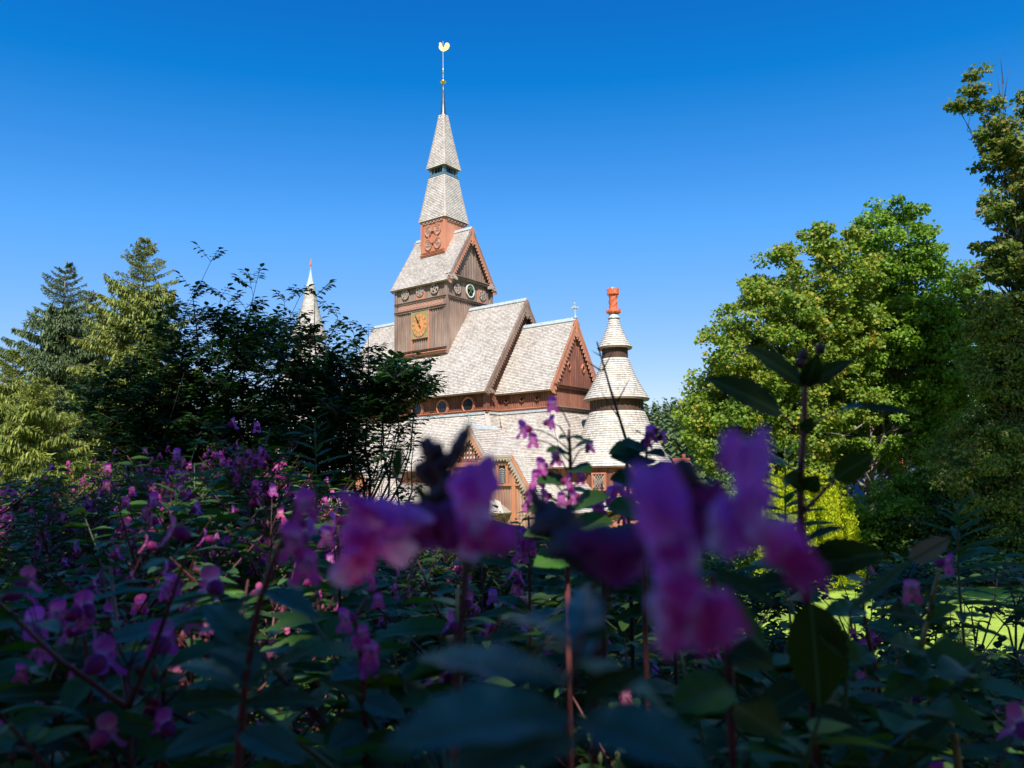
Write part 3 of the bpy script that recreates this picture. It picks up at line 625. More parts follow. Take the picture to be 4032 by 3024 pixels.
def barge_b(parent,b,aM,hw,zA,zf,w,m,m2,teeth=.2,sides=(1,-1),t=.07):
    for s in sides:
        A=V3(aM,b,zA);B=V3(aM+s*hw,b,zf); d=(B-A);L=d.length;d/=L;dn=Vector((-s*(zA-zf),0,-hw)).normalized(); n=Vector((0,-1,0))
        mb=MB(); mb.poly([A,B,B+dn*w*.35,A+dn*w*.35],n*t); mb.build('bargeboard',MT[m],parent)
        tb=MB(); k=max(3,int(L/teeth))
        for i in range(k):
            p=A+d*(i*L/k)+dn*w*.35;q=A+d*((i+1)*L/k)+dn*w*.35;mid=(p+q)/2; tb.poly([p,q,q+dn*w*.28,mid+dn*w*.95,p+dn*w*.55],n*t*.6)
        tb.build('carved_edge',MT[m2],parent)
barge_b(dro,bp_,aM,hw,zA,zf,.42,'pale','salmon')
mb=MB(); mb.box(V3(aM,bp_+.12,zA-.45),(.06,.06,.4)); mb.lathe([(.001,-.15),(.08,-.05),(.1,0),(.001,.06)],V3(aM,bp_+.12,zA-.9),8); mb.build('pendant',MT['pale'],dro)
gwl=MB(); gwl.poly([V3(aM-hw*.78,bp_-.3,zf+.3),V3(aM+hw*.78,bp_-.3,zf+.3),V3(aM,bp_-.3,zA-.5)],Vector((0,.1,0))); gwl.box(V3(aM,bp_-.3,zf-2.9),(hw*.85,.08,3.2)); gwo=gwl.build('porch_wall',MT['red'],church)
bt=MB(); battens(bt,(aM-hw*.7,bp_-.25),(aM+hw*.7,bp_-.25),zf+.32,lambda s:zf+.3+(zA-zf-1.1)*(1-abs(2*s-1)),(0,1),.19,.15,.04); battens(bt,(aM-hw*.8,bp_-.2),(aM+hw*.8,bp_-.2),G,lambda s:zf-.2,(0,1),.25,.2,.04); bt.build('wall_boards',MT['red'],gwo)
mb=MB()
for r_,(zz_,nn_) in enumerate(((.55,7),(.85,5),(1.15,5),(1.45,3),(1.75,3),(2.05,1))):
    for i in range(nn_):
        x=(i-(nn_-1)/2)*.26; c=V3(aM+x,bp_-.2,zf+zz_); mb.poly([c+Vector((math.cos(k*.785)*.045,0,math.sin(k*.785)*.075)) for k in range(8)],Vector((0,-.03,0)))
mb.build('pierced_hole',MT['white'],gwo)
mb=MB(); mb.box(V3(aM,bp_-.12,zf+.12),(hw*.9,.12,.14)); 
for s in(-1,1): mb.box(V3(aM+s*hw*.78,bp_-.1,zf-.6),(.09,.14,.75)); mb.box(V3(aM+s*hw*.78,bp_-.05,zf+.2),(.15,.2,.12))
mb.build('porch_beam',MT['orange'],gwo)
# ---- annex with clipped gable
b2=8.3; zt=z_at(1801,8,b2); aa=a_at(1900,b2,zt); ab=a_at(2016,b2,zt); zl=z_at(1985,10,b2); ac=a_at(2122,b2,zl)
an=MB(); an.poly([V3(aa-.6,b2-.25,G),V3(ac-.45,b2-.25,G),V3(ac-.45,b2-.25,zl+.4),V3(ab-.15,b2-.25,zt-.2),V3(aa-.6,b2-.25,zt-.2)],Vector((0,3.5,0))); ano=an.build('annex_wall',MT['tan'],church)
rf=MB(); courses(rf,V3(ac,b2,zl),V3(ac,3.6,zl),V3(ab,b2,zt),V3(ab,3.6,zt)); courses(rf,V3(aa,b2,zt),V3(ab,b2,zt),V3(aa,b2-1.5,zt+1.2),V3(ab,b2-1.5,zt+1.2)); arf=rf.build('annex_roof',MT['shingle'],church)
un=MB(); under(un,V3(ac,b2,zl),V3(ac,3.6,zl),V3(ab,b2,zt),V3(ab,3.6,zt)); un.build('roof_underside',MT['wood'],arf)
barge_b(arf,b2,ab,ac-ab,zt,zl,.45,'orange','pale',sides=(1,))
mb=MB(); mb.box(V3((aa+ab)/2,b2+.05,zt-.05),((ab-aa)/2,.06,.08)); k=10
for i in range(k):
    x0=aa+(ab-aa)*i/k; x1=aa+(ab-aa)*(i+1)/k; mb.poly([V3(x0,b2+.04,zt-.12),V3(x1,b2+.04,zt-.12),V3(x1,b2+.04,zt-.2),V3((x0+x1)/2,b2+.04,zt-.36),V3(x0,b2+.04,zt-.2)],Vector((0,-.05,0)))
mb.build('carved_edge',MT['pale'],arf)
bt=MB(); battens(bt,(ab+.05,b2-.25),(ac-.5,b2-.25),G,lambda s:zt-.4-(zt-zl-.5)*s,(0,1),.2,.16,.05); battens(bt,(aa-.5,b2-.25),(ab,b2-.25),G,lambda s:-.35,(0,1),.2,.16,.05); bt.build('wall_boards',MT['tan'],ano)
mb=MB(); mb.box(V3(ab+.0,b2-.2,(zt+G)/2),(.13,.13,(zt-G)/2-.2)); mb.build('corner_post',MT['orange'],ano)
mb=MB(); mb.box(V3((aa+ac)/2,b2-.16,-.25),((ac-aa)/2-.2,.1,.06)); mb.build('string_course',MT['orange'],ano)
wa=a_at(1971,b2,.35); mb=MB(); c=V3(wa,b2-.18,.35)
for x in(-.36,.36): mb.box(c+Vector((x,0,0)),(.09,.07,.62))
mb.box(c+Vector((0,0,.62)),(.45,.07,.08)); mb.box(c+Vector((0,0,-.62)),(.45,.07,.07)); wo=mb.build('window',MT['orange'],ano)
m2=MB(); m2.poly([c+Vector((x,0.02,z)) for x,z in[(-.22,-.52),(.22,-.52),(.22,.2),(.27,.32),(.18,.5),(-.18,.5),(-.27,.32),(-.22,.2)]],Vector((0,-.05,0))); m2.build('pane',MT['glass'],wo)
m3=MB()
for i in range(7): m3.bar(c+Vector((-.2,-.05,-.5+i*.13)),c+Vector((0,-.05,-.42+i*.13)),.025,.02,(0,-1,0)); m3.bar(c+Vector((.2,-.05,-.5+i*.13)),c+Vector((0,-.05,-.42+i*.13)),.025,.02,(0,-1,0))
m3.build('lattice',MT['white'],wo)
# ---- west porch with cross
bq=9.6; z0_,z1_=z_at(2010,-10,bq),z_at(1872,-10,bq); p0,p1=a_at(1345,bq,z0_),a_at(1508,bq,z0_); pm=(p0+p1)/2; ph=(p1-p0)/2
wr=MB()
for s in(1,-1):
    bl=V3(pm+s*ph,bq,z0_);br=V3(pm+s*ph,6,z0_);tl=V3(pm,bq,z1_);tr_=V3(pm,6,z1_); courses(wr,*([bl,br,tl,tr_] if s>0 else [br,bl,tr_,tl]))
wro=wr.build('west_porch_roof',MT['shingle'],church); barge_b(wro,bq,pm,ph,z1_,z0_,.4,'orange','salmon'); cross(wro,pm,bq,z1_,.75)
mb=MB()
for s in(1,-1): mb.quad([V3(pm,bq,z1_+.1),V3(pm,6,z1_+.1),V3(pm+s*.2,6,z1_-.16),V3(pm+s*.2,bq,z1_-.16)])
mb.build('ridge_cap',MT['lead'],wro)
mb=MB(); mb.poly([V3(pm-ph*.85,bq-.3,G),V3(pm+ph*.85,bq-.3,G),V3(pm+ph*.85,bq-.3,z0_+.2),V3(pm,bq-.3,z1_-.3),V3(pm-ph*.85,bq-.3,z0_+.2)],Vector((0,3,0))); wpo=mb.build('west_porch_wall',MT['salmon'],church)
mb=MB(); mb.box(V3(pm,bq-.24,G+1.3),(.6,.06,1.3)); mb.build('door',MT['red'],wpo)
# ---- conical apse and west stair tower
def cone(mb,c,r0,z0,r1,z1,step=.16,curve=.0,n=28):
    L=math.hypot(r0-r1,z1-z0); k=max(2,int(L/step)); pr=[]
    for i in range(k):
        t0,t1=i/k,(i+1)/k; ra=r0+(r1-r0)*t0-curve*4*t0*(1-t0); rb=r0+(r1-r0)*t1-curve*4*t1*(1-t1); za=z0+(z1-z0)*t0; zb=z0+(z1-z0)*t1
        pr+=[(ra,za),(ra+.045,za+.012),(rb+.01,zb)]
    i0=len(mb.v); mb.lathe(pr,c,n)
def stair(name_prefix,a,segs,necks,steps_=.16,curve=.12):
    o0=None
    for (r0,z0,r1,z1) in segs:
        mb=MB(); cone(mb,V3(a,0,0),r0,z0-G*0,r1,z1,steps_,curve); mb2=MB(); mb2.lathe([(r0,z0-.0),(r0+.03,z0+.02),(r0-.02,z0-.09),(.1,z0-.06)],V3(a,0,0),28)
        o=mb.build(name_prefix+'_roof',MT['shake'],church); mb2.build('roof_underside',MT['wood'],o)
    for (r,z0,z1) in necks:
        mb=MB(); mb.lathe([(r,z0),(r,z1)],V3(a,0,0),32); mb.lathe([(r+.02,z0),(r+.07,z0+.02),(r+.07,z0+.12),(r+.04,z0+.2),(r+.02,z0+.2)],V3(a,0,0),32)
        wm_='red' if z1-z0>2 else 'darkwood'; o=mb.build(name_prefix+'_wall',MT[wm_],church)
        pb=MB()
        for k in range(34):
            t=k*math.tau/34; pb.box(V3(a,0,(z0+z1)/2+.05)+Vector((math.cos(t)*r,math.sin(t)*r,0)),(.03,.05,(z1-z0)/2-.02),((math.cos(t),math.sin(t),0),(-math.sin(t),math.cos(t),0),(0,0,1)))
        pb.build('wall_boards',MT[wm_],o)
AP=15.1; S=lambda y:z_at(y,AP,0)
stair('apse',AP,[(3.5,S(1837),1.80,S(1624)),(2.14,S(1574),.86,S(1414)),(1.13,S(1370),.25,S(1240))],[(3.15,G,S(1835)),(1.72,S(1640),S(1572)),(.82,S(1430),S(1368))])
ap=MB(); z=S(1240); pr=[(.3,0),(.33,.08),(.42,.12),(.46,.25),(.44,.36),(.36,.45),(.3,.5)]
ap.lathe(pr+[(.27,.55),(.26,1.5),(.3,1.55),(.38,1.6),(.36,1.62),(.37,2.0),(.33,2.06),(.1,2.1),(.07,2.16),(.001,2.18)],V3(AP,0,z)-V3(0,0,0)+V3(0,0,0)-Vector((0,0,0)),16)
k=1.86/2.18
ap.v=[(x,y,(zz_-(z-G))*k+(z-G)) for x,y,zz_ in ap.v]
for s in range(5):
    pts=[V3(AP,0,z+k*(.55+.95*t/8))+Vector((math.cos(s*1.257+t*.28),math.sin(s*1.257+t*.28),0))*.265 for t in range(9)]; ap.tube(pts,.045,5)
for s in range(8):
    t=s*.785; ap.box(V3(AP,0,z+k*.3)+Vector((math.cos(t)*.44,math.sin(t)*.44,0)),(.05,.08,.1),((math.cos(t),math.sin(t),0),(-math.sin(t),math.cos(t),0),(0,0,1)))
    ap.box(V3(AP,0,z+k*1.85)+Vector((math.cos(t)*.36,math.sin(t)*.36,0)),(.04,.09,.2),((math.cos(t),math.sin(t),0),(-math.sin(t),math.cos(t),0),(0,0,1)))
ap.build('chimney_pot',MT['terra'],church)
mb=MB(); mb.lathe([(.001,.0),(.37,.0),(.37,.05),(.15,.09),(.1,.16),(.001,.18)],V3(AP,0,z+1.72),14); mb.lathe([(.42,-.25),(.32,-.02),(.3,.0)],V3(AP,0,z),14); mb.build('pot_lid',MT['lead'],church)
for t in(-2.35,-1.9,-1.45,-1.0):
    mb=MB(); m2=MB(); n=Vector((math.cos(t),math.sin(t),0)); u=Vector((-math.sin(t),math.cos(t),0)); c=V3(AP,0,-.15)+n*3.17
    for x in(-.42,.42): mb.box(c+u*x,(.06,.05,.5),(n,u,(0,0,1)))
    for z_ in(-.5,.5): mb.box(c+Vector((0,0,z_)),(.065,.48,.05),(n,u,(0,0,1)))
    o=mb.build('window',MT['orange'],church)
    m2.box(c,(.02,.4,.45),(n,u,(0,0,1))); m2.build('pane',MT['glass'],o); m3=MB()
    for i in range(-3,4): m3.bar(c+n*.03+u*max(-.4,i*.2-.4)+Vector((0,0,-.42)),c+n*.03+u*min(.4,i*.2+.4)+Vector((0,0,.42)),.02,.02,n); m3.bar(c+n*.035+u*min(.4,i*.2+.4)+Vector((0,0,-.42)),c+n*.035+u*max(-.4,i*.2-.4)+Vector((0,0,.42)),.02,.02,n)
    m3.build('lattice',MT['pale'],o)
mb=MB(); mb.lathe([(3.4,-1.0),(3.42,-.85),(3.2,-.75)],V3(AP,0,0+0),32); mb.lathe([(4.9,G+3.6-G*0),(4.95,G+3.62)],V3(AP,0,0),32) if 0 else None; mb.build('string_course',MT['orange'],church)
mb=MB(); cone(mb,V3(AP,0,0),4.9,-1.9,3.2,-.95,.16); mb.lathe([(4.9,-1.9),(3.1,-1.92)],V3(AP,0,0),28); mb.build('apse_roof',MT['shake'],church)
mb=MB(); mb.lathe([(4.4,G),(4.4,-1.9)],V3(AP,0,0),32); o=mb.build('apse_wall',MT['salmon'],church)
pb=MB()
for k in range(60):
    t=k*math.tau/60; pb.box(V3(AP,0,(G-1.9)/2)+Vector((math.cos(t)*4.4,math.sin(t)*4.4,0)),(.05,.09,(-1.9-G)/2),((math.cos(t),math.sin(t),0),(-math.sin(t),math.cos(t),0),(0,0,1)))
pb.build('wall_boards',MT['orange'],o)
WA=a_at(1218,0,12); Wz=lambda y:z_at(y,WA,0)
stair('west_tower',WA,[(4.2,Wz(1790),2.3,Wz(1600)),(3.2,Wz(1575),1.2,Wz(1350)),(1.55,Wz(1328),.36,Wz(1127))],[(3.7,G,Wz(1788)),(2.25,Wz(1602),Wz(1570)),(1.15,Wz(1352),Wz(1325))],.12)
mb=MB(); mb.lathe([(.42,Wz(1130)),(.2,Wz(1095)),(.05,Wz(1062)),(.03,Wz(1050))],V3(WA,0,0),8); mb.build('tower_cap',MT['lead'],church)
mb=MB(); mb.tube([V3(WA,0,Wz(1062)),V3(WA,0,Wz(1040))],.035,6); c=V3(WA,0,Wz(1040)+.15)
for s in(-1,1): mb.bar(c+Vector((s*.32,-s*.2,-.25)),c+Vector((s*.32,-s*.2,.25)),.06,.05,(.5,-.8,0))
for z_ in(-.25,.25): mb.bar(c+Vector((-.34,.21,z_)),c+Vector((.34,-.21,z_)),.05,.05,(.5,-.8,0))
mb.bar(c+Vector((0,0,-.25)),c+Vector((0,0,.25)),.1,.05,(.5,-.8,0)); mb.bar(c+Vector((-.15,.1,.15)),c+Vector((.15,-.1,.15)),.06,.05,(.5,-.8,0)); mb.build('weather_vane',MT['salmon'],church)
# ================================================================== TREES
def clump_leaves(rs,centers,radii,nper,size,jit=.35,flat=.55,up=.5):
    n=len(centers)*nper; ci=np.repeat(np.arange(len(centers)),nper)
    d=unit(rs.normal(size=(n,3))); r=rs.rand(n)**.45
    pos=centers[ci]+d*(r*radii[ci])[:,None]*np.array([1,1,flat])
    pos[:,2]-=.12*radii[ci]*rs.rand(n)
    X=unit(d*np.array([1,1,.35])+rs.normal(size=(n,3))*.8-np.array([0,0,.35])); Z=unit(rs.normal(size=(n,3))*.75+np.array([0,-.75,up*1.6])+d*.35)
    return pos,X,Z,size*(.65+.7*rs.rand(n))
def tube_path(a,b,rs,wob=.06,n=5,sag=0):
    a=Vector(a);b=Vector(b);L=(b-a).length; return [a.lerp(b,i/n)+Vector(rs.normal(size=3)*wob*L*(1 if 0<i<n else 0)*.4)+Vector((0,0,sag*math.sin(math.pi*i/n)*L)) for i in range(n+1)]
def broad_tree(base,top,ells,nclump,nper,size,crad,lm,seed,label,group=None,bark='bark',tr=.28,name='broadleaf_tree',tmpl=None,inner=.45,cat='tree',limbs=40,trunk_to=None):
    "ells: list of (x,y,z,rx,ry,rz) world"
    rs=RS(seed); base=Vector(base); root=thing(name,base,label,cat,group)
    E=np.array(ells,float); vol=E[:,3]*E[:,4]+E[:,4]*E[:,5]; pk=rs.choice(len(E),nclump,p=vol/vol.sum())
    d=unit(rs.normal(size=(nclump,3))); rr=inner+(1-inner)*rs.rand(nclump)**.6
    cs=E[pk,:3]+d*rr[:,None]*E[pk,3:]
    cs=cs[cs[:,2]>base.z+.4]
    rad=crad*(.6+.8*rs.rand(len(cs)))
    pos,X,Z,s=clump_leaves(rs,cs,rad,nper,size)
    b=np.array(base); T_,F_=tmpl or (LEAF4,F4)
    V,F,uv=scatter(T_,F_,pos-b,X,Z,s)
    npmesh('crown',V,F,MT[lm],root)
    mb=MB(); tt=Vector(trunk_to or (base.x,base.y,base.z+(top-base.z)*.8))-base; tp=tube_path((0,0,-.2),tt,rs,.05,8)
    mb.tube(tp,[tr*(1-.85*i/8)+(.12*tr if i==0 else 0) for i in range(9)],8); mb.build('trunk',MT[bark],root,True)
    lb=MB()
    for k in rs.choice(len(cs),min(limbs,len(cs)),replace=False):
        c=Vector(cs[k]-b); t=min(.95,max(.18,(c.z-tt.z*.12)/max(tt.z,.1)*.75)); i=t*8; i0=int(i); p=tp[i0].lerp(tp[min(8,i0+1)],i-i0)
        r0=tr*(1-.85*t)*.45+.01; lp=tube_path(p,c,rs,.12,5,.06); lb.tube(lp,[r0*(1-.16*q) for q in range(6)],5,False)
        for _ in range(2):
            q=lp[3]; e=q+Vector(rs.normal(size=3))*crad*1.3; lb.tube(tube_path(q,e,rs,.1,3),[r0*.4,r0*.3,r0*.2,.004],4,False)
    lb.build('branch_work',MT[bark],root,True)
    return root
def spruce(x,y,ztop,rbase,seed,label,lm='spruce',group='spruces behind the elder bush',n_sp=46,dens=1.,cones=True,lean=0):
    rs=RS(seed); z0=gz(x,y); root=thing('spruce_tree',(x,y,z0),label,'tree',group); H=ztop-z0
    mb=MB(); mb.tube([(lean*t,0,H*t-.1) for t in np.linspace(0,1,9)],[.26*(1-.97*t) for t in np.linspace(0,1,9)],8); mb.build('trunk',MT['pbark'],root,True)
    br=MB(); P_=[];X_=[];Z_=[];S_=[];W=[]
    nw=int(H/.36)
    for k in range(nw):
        t=(k+.5)/nw; z=H*t; R=1.3*rbase*((1-t)**.75)*(.75+.4*rs.rand())+.12
        if t<.05: continue
        nb=7
        for j in range(nb):
            az=rs.rand()*math.tau; R2=R*(.65+.5*rs.rand()); droop=(.42-.62*t); 
            if t>.86: droop=-.35
            pts=[]
            for q in range(7):
                s=q/6; pts.append(Vector((lean*t+math.cos(az)*R2*s,math.sin(az)*R2*s,z+(rs.rand()-.5)*.1*0-droop*R2*s+.22*R2*s*s)))
            br.tube(pts,[.035*(1-t)+.012-.007*q/6 for q in range(7)],4,False)
            m=int((30+R2*66)*dens)
            s=rs.rand(m)**.75; idx=np.minimum((s*6).astype(int),5); fr=s*6-idx
            A=np.array([list(p) for p in pts]); base=A[idx]*(1-fr)[:,None]+A[idx+1]*fr[:,None]
            side=np.array([-math.sin(az),math.cos(az),0]); sg=np.where(rs.rand(m)<.5,-1,1); fwd=np.array([math.cos(az),math.sin(az),0.])
            spread=(rs.rand(m)**1.2)*.34*R2*np.sin(np.pi*np.clip(s*.9+.08,0,1))*sg
            pos=base+side*spread[:,None]+np.array([0,0,-.12])*(np.abs(spread)[:,None])
            pos[:,2]-=.05*rs.rand(m)
            hang=(1. if t<.85 else .3)*(rs.rand(m)<.62)
            Xd=unit(fwd*(.6)+side*(sg*.5)[:,None]+rs.normal(size=(m,3))*.25+np.array([0,0,-1.])*(hang*2.2)[:,None]+np.array([0,0,.35 if t>.8 else 0.]))
            P_.append(pos);X_.append(Xd);Z_.append(unit(rs.normal(size=(m,3))+np.array([0,-.8,.8]))); S_.append((.15+.18*rs.rand(m))*(1 if t<.85 else .6)*(1+.25*hang))
    for q in range(14): 
        P_.append(np.array([[lean,0,H-.1*q]]));X_.append(unit(rs.normal(size=(1,3))*.5+np.array([[0,0,1.]])));Z_.append(rs.normal(size=(1,3)));S_.append(np.array([.3]))
    pos=np.concatenate(P_);X=np.concatenate(X_);Z=np.concatenate(Z_);S=np.concatenate(S_)
    SP=np.array([(0,.05,0),(.35,.17,.03),(.7,.11,0),(1,0,0),(.7,-.11,0),(.35,-.17,.03),(0,-.05,0)]); FS=np.array([(0,6,5,1),(1,5,4,2),(2,4,3,3)])
    SP=np.array([(0,0,0),(.3,.13,.04),(1,0,0),(.3,-.13,.04),(.5,0,-.03)]); FS=np.array([(0,4,1),(1,4,2),(2,4,3),(3,4,0)])
    V,F,uv=scatter(SP,FS,pos,X,Z,S); npmesh('crown',V,F,MT[lm],root)
    br.build('branch_work',MT['bark'],root,True)
    if cones:
        top=np.where(pos[:,2]>H*.62)[0]; k=rs.choice(top,min(260,len(top)),replace=False)
        V,F,uv=scatter(np.array([(0,0,0),(.5,.16,0),(1,0,0),(.5,-.16,0),(.5,0,.16),(.5,0,-.16)]),np.array([(0,4,1),(1,4,2),(2,4,3),(3,4,0),(0,1,5),(1,2,5),(2,3,5),(3,0,5)]),pos[k],np.tile([[0,0,-1.]],(len(k),1))+rs.normal(size=(len(k),3))*.15,rs.normal(size=(len(k),3)),.14+.05*rs.rand(len(k)))
        o=npmesh('cone_cluster',V,F,MT['cone'],root); o['kind']='stuff'
    return root
def Wd(px,d,z=None,py=None):
    "x,y at photo column px and ground depth d"
    p=P(px,1900,d); return p.x,p.y
def zat(py,d,px=2016): return P(px,py,d).z
# spruces on the left
for (px,py,d,rb,lm,lab,sd_,cn,n_) in [
 (212,1005,44,5.0,'spruce2','slender blue-green spruce, the second tree top from the left edge',11,False,1.15),
 (530,902,42,4.9,'spruce','tallest spruce on the left, its top hung with brown cones',12,True,1.25),
 (318,1127,47,4.5,'spruce','shorter cone-bearing spruce whose top stands between the two tall spruces',13,True,1.2),
 (20,1370,40,4.0,'spruce','low yellowish spruce cut by the left edge of the view',14,True,1.2),
 (130,1480,36,3.4,'spruce','bushy lower spruce in front of the slender blue-green one',16,False,1.5)]:
    x,y=Wd(px,d); spruce(x,y,zat(py,d,px),rb,sd_,lab,lm,dens=n_,cones=cn,lean=0)
# maples on the right: ellipsoids given by photo column/row at a depth
def E_(px,py,d,rpx,rpy,ry=None,dy=0):
    p=P(px,py,d); return (p.x,p.y+dy,p.z,rpx*d/FPX,(ry or rpx*d/FPX*.9),rpy*d/FPX)
d=44; x,y=Wd(3120,d)
broad_tree((x,y,gz(x,y)),zat(900,d),[E_(3220,1120,d,240,240),E_(3050,1340,d,290,260),E_(2990,1600,d,300,230),E_(3200,1480,d,300,300,dy=1),E_(2860,1680,d,190,180),E_(2780,1730,d,110,130,dy=-1),E_(3120,1800,d,300,180,dy=1),E_(3320,1250,d,150,200)],
 900,120,.175,.62,'maple',21,'broad yellow-green maple with a rounded crown, the nearest tree to the right of the church','maples right of the church','pbark',.36,'maple_tree',(MAPLE,FM),limbs=70)
d=47; x,y=Wd(3420,d)
broad_tree((x,y,gz(x,y)),zat(790,d),[E_(3540,960,d,170,190),E_(3620,1180,d,230,220),E_(3500,1350,d,250,260),E_(3680,1450,d,260,260),E_(3520,1650,d,280,200,dy=1),E_(3440,1080,d,110,150),E_(3770,1380,d,120,230),E_(3850,1180,d,80,130)],
 820,115,.175,.58,'maple2',22,'tall fresh-green maple with bare pale trunks showing, right of the rounded maple','maples right of the church','pbark',.3,'maple_tree',(MAPLE,FM),limbs=80)
d=49
for i,(px,hh,s) in enumerate([(3345,1250,.2),(3600,1150,.22),(3690,1250,.2),(3520,1500,.16)]):
    x,y=Wd(px,d); x2,y2=Wd(px+40*(-1)**i,d)
    broad_tree((x,y,gz(x,y)),zat(hh,d),[E_(px,hh+150,d,120,150),E_(px+20,1650,d,90,300)],60,70,.24,.7,'maple2',30+i,['slim grey-trunked tree between the two maple crowns','slim pale-trunked tree behind the fresh-green maple','thin straight tree at the right of the fresh-green maple','thin low tree behind the maple trunks'][i],'maples right of the church','pbark',s,'maple_tree',limbs=20)
d=38; x,y=Wd(4130,d)
broad_tree((x,y,gz(x,y)),zat(330,d),[E_(3845,330,d,30,95),E_(3880,430,d,60,60),E_(3790,400,d,40,40),E_(3930,480,d,80,90),E_(4060,420,d,60,90),E_(4010,620,d,150,120),E_(3890,560,d,60,90),E_(4060,800,d,170,200),E_(3920,820,d,70,90),E_(3960,1000,d,110,130),E_(4100,1150,d,240,280),E_(3930,1250,d,110,140),E_(3830,1150,d,60,120),E_(4000,1450,d,190,200)],
 340,85,.18,.48,'redmaple',23,'tall tree at the right edge with red-tinged leaves and a ragged top',None,'bark',.26,'maple_tree',(MAPLE,FM),limbs=150,inner=.1)
x,y=Wd(3990,27); 
def bare_twigs(name,base,specs,label):
    root=thing(name,base,label,'branch'); mb=MB()
    for pts,r in specs: mb.tube([Vector(p)-Vector(base) for p in pts],[r*(1-.75*i/(len(pts)-1)) for i in range(len(pts))],5)
    mb.build('twig_work',MT['twig'],root,True); return root
d=37; x,y=Wd(4010,d)
broad_tree((x,y,gz(x,y)),zat(1150,d),[E_(3960,1500,d,150,260),E_(4080,1700,d,190,380),E_(3860,1850,d,200,230),E_(4020,2080,d,240,200),E_(3920,1250,d,90,130)],
 520,100,.15,.62,'redmaple',24,'dark dense tree standing under the tall red-tinged tree at the right edge',None,'bark',.2,'broadleaf_tree',(LEAF7,F7),limbs=60)
# shrubs
def shrub(px,d,py,rpx,lm,seed,label,n=90,nper=110,size=.12,crad=.4,name='shrub',group=None,bot=2400,tmpl=None):
    x,y=Wd(px,d); z0=gz(x,y); zt=zat(py,d,px); r=rpx*d/FPX; h=zt-z0
    return broad_tree((x,y,z0),z0+h*.6,[(x,y,z0+h*.55,r,r*.8,h*.45),(x-r*.4,y,z0+h*.4,r*.6,r*.6,h*.38),(x+r*.4,y-.2,z0+h*.45,r*.6,r*.6,h*.42)],n,nper,size,crad,lm,seed,label,group,'bark',.07,name,tmpl,cat='shrub',limbs=26)
shrub(3480,41,1900,190,'maple2',41,'mid-green shrub beside the golden conifer',150,90,.2,.7)
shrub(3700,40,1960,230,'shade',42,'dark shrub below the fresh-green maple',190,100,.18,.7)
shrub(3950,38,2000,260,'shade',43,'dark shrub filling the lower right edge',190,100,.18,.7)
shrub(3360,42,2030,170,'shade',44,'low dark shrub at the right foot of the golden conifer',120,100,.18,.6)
shrub(2900,42,1850,130,'maple2',45,'rounded green shrub under the left side of the broad maple',100,90,.18,.6)
shrub(2770,46,1890,100,'maple',46,'pale yellow-green shrub beside the apse of the church',90,90,.16,.5)
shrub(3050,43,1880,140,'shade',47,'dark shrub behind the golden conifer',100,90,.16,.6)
shrub(3640,43,1780,150,'maple2',48,'green shrub in front of the pale maple trunks',150,90,.2,.7)
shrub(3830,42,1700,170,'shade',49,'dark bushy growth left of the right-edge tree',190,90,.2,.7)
# golden conifer
x,y=Wd(3170,37); z0=gz(x,y); root=thing('golden_conifer',(x,y,z0),'bright yellow-green conifer bush behind the tall dark stem on the right','shrub'); rs=RS(5)
cs=[];rd=[]
for k in range(125):
    a=rs.rand()*math.tau; r=2.2*math.sqrt(rs.rand()); h=(4.7-1.5*(r/2.2)**2*.9+rs.rand()*1.2+(.6 if math.cos(a)*r<-.7 else -.2)); 
    for q in np.linspace(.15,1,13): cs.append((math.cos(a)*r*(1.05-.15*q),math.sin(a)*r*(1.05-.15*q),h*q)); rd.append(.27*(1.15-.95*q**2))
cs=np.array(cs);rd=np.array(rd); rs=RS(6); n=len(cs)*26; ci=np.repeat(np.arange(len(cs)),26); dd=unit(rs.normal(size=(n,3))); pos=cs[ci]+dd*(rd[ci]*rs.rand(n)**.4)[:,None]*np.array([1,1,1.3])
V,F,uv=scatter(LEAF4,F4,pos,unit(dd*np.array([1,1,.2])*.7+np.array([0,0,1.])+rs.normal(size=(n,3))*.3),unit(dd+rs.normal(size=(n,3))*.4),.11*(.7+.6*rs.rand(n)),1.)
npmesh('crown',V,F,MT['thuja'],root); mb=MB(); mb.tube([(0,0,-.1),(0,.05,3)],[.09,.02],6); mb.build('trunk',MT['bark'],root)
# unseen wood placed behind the viewer to shade and dapple the flower bed
bt_=[(-15,-9,24,4.6,6),(-8.5,-8,23,4.4,6),(-2.2,-9,24,4.2,6.5),(4.3,-8,23.5,4.4,6),(10.5,-8.5,26,4.6,6.5),(17,-9,18,5,6),(-11,-14,27,4.6,7)]
rt=None
for i,(x,y,ht,r,rz_) in enumerate(bt_):
    z=gz(x,y); sp_=dict(E=[(x,y,z+ht-rz_,r,r*.8,rz_),(x,y,z+ht*.45,r*.95,r*.8,ht*.33),(x+1,y,z+ht*.25,r*.8,r*.7,ht*.2)])
    broad_tree((x,y,z),z+ht*.9,sp_['E'],(88 if i==1 else 122 if i in(2,3) else 240),24,.5,1.0,'shade',60+i,['tall oak','wide beech','high ash','dense lime','big sycamore','low beech','far ash'][i]+' with a dense crown behind the viewer, shading the flower bed',None,'bark',.35,'forest_tree',limbs=12)
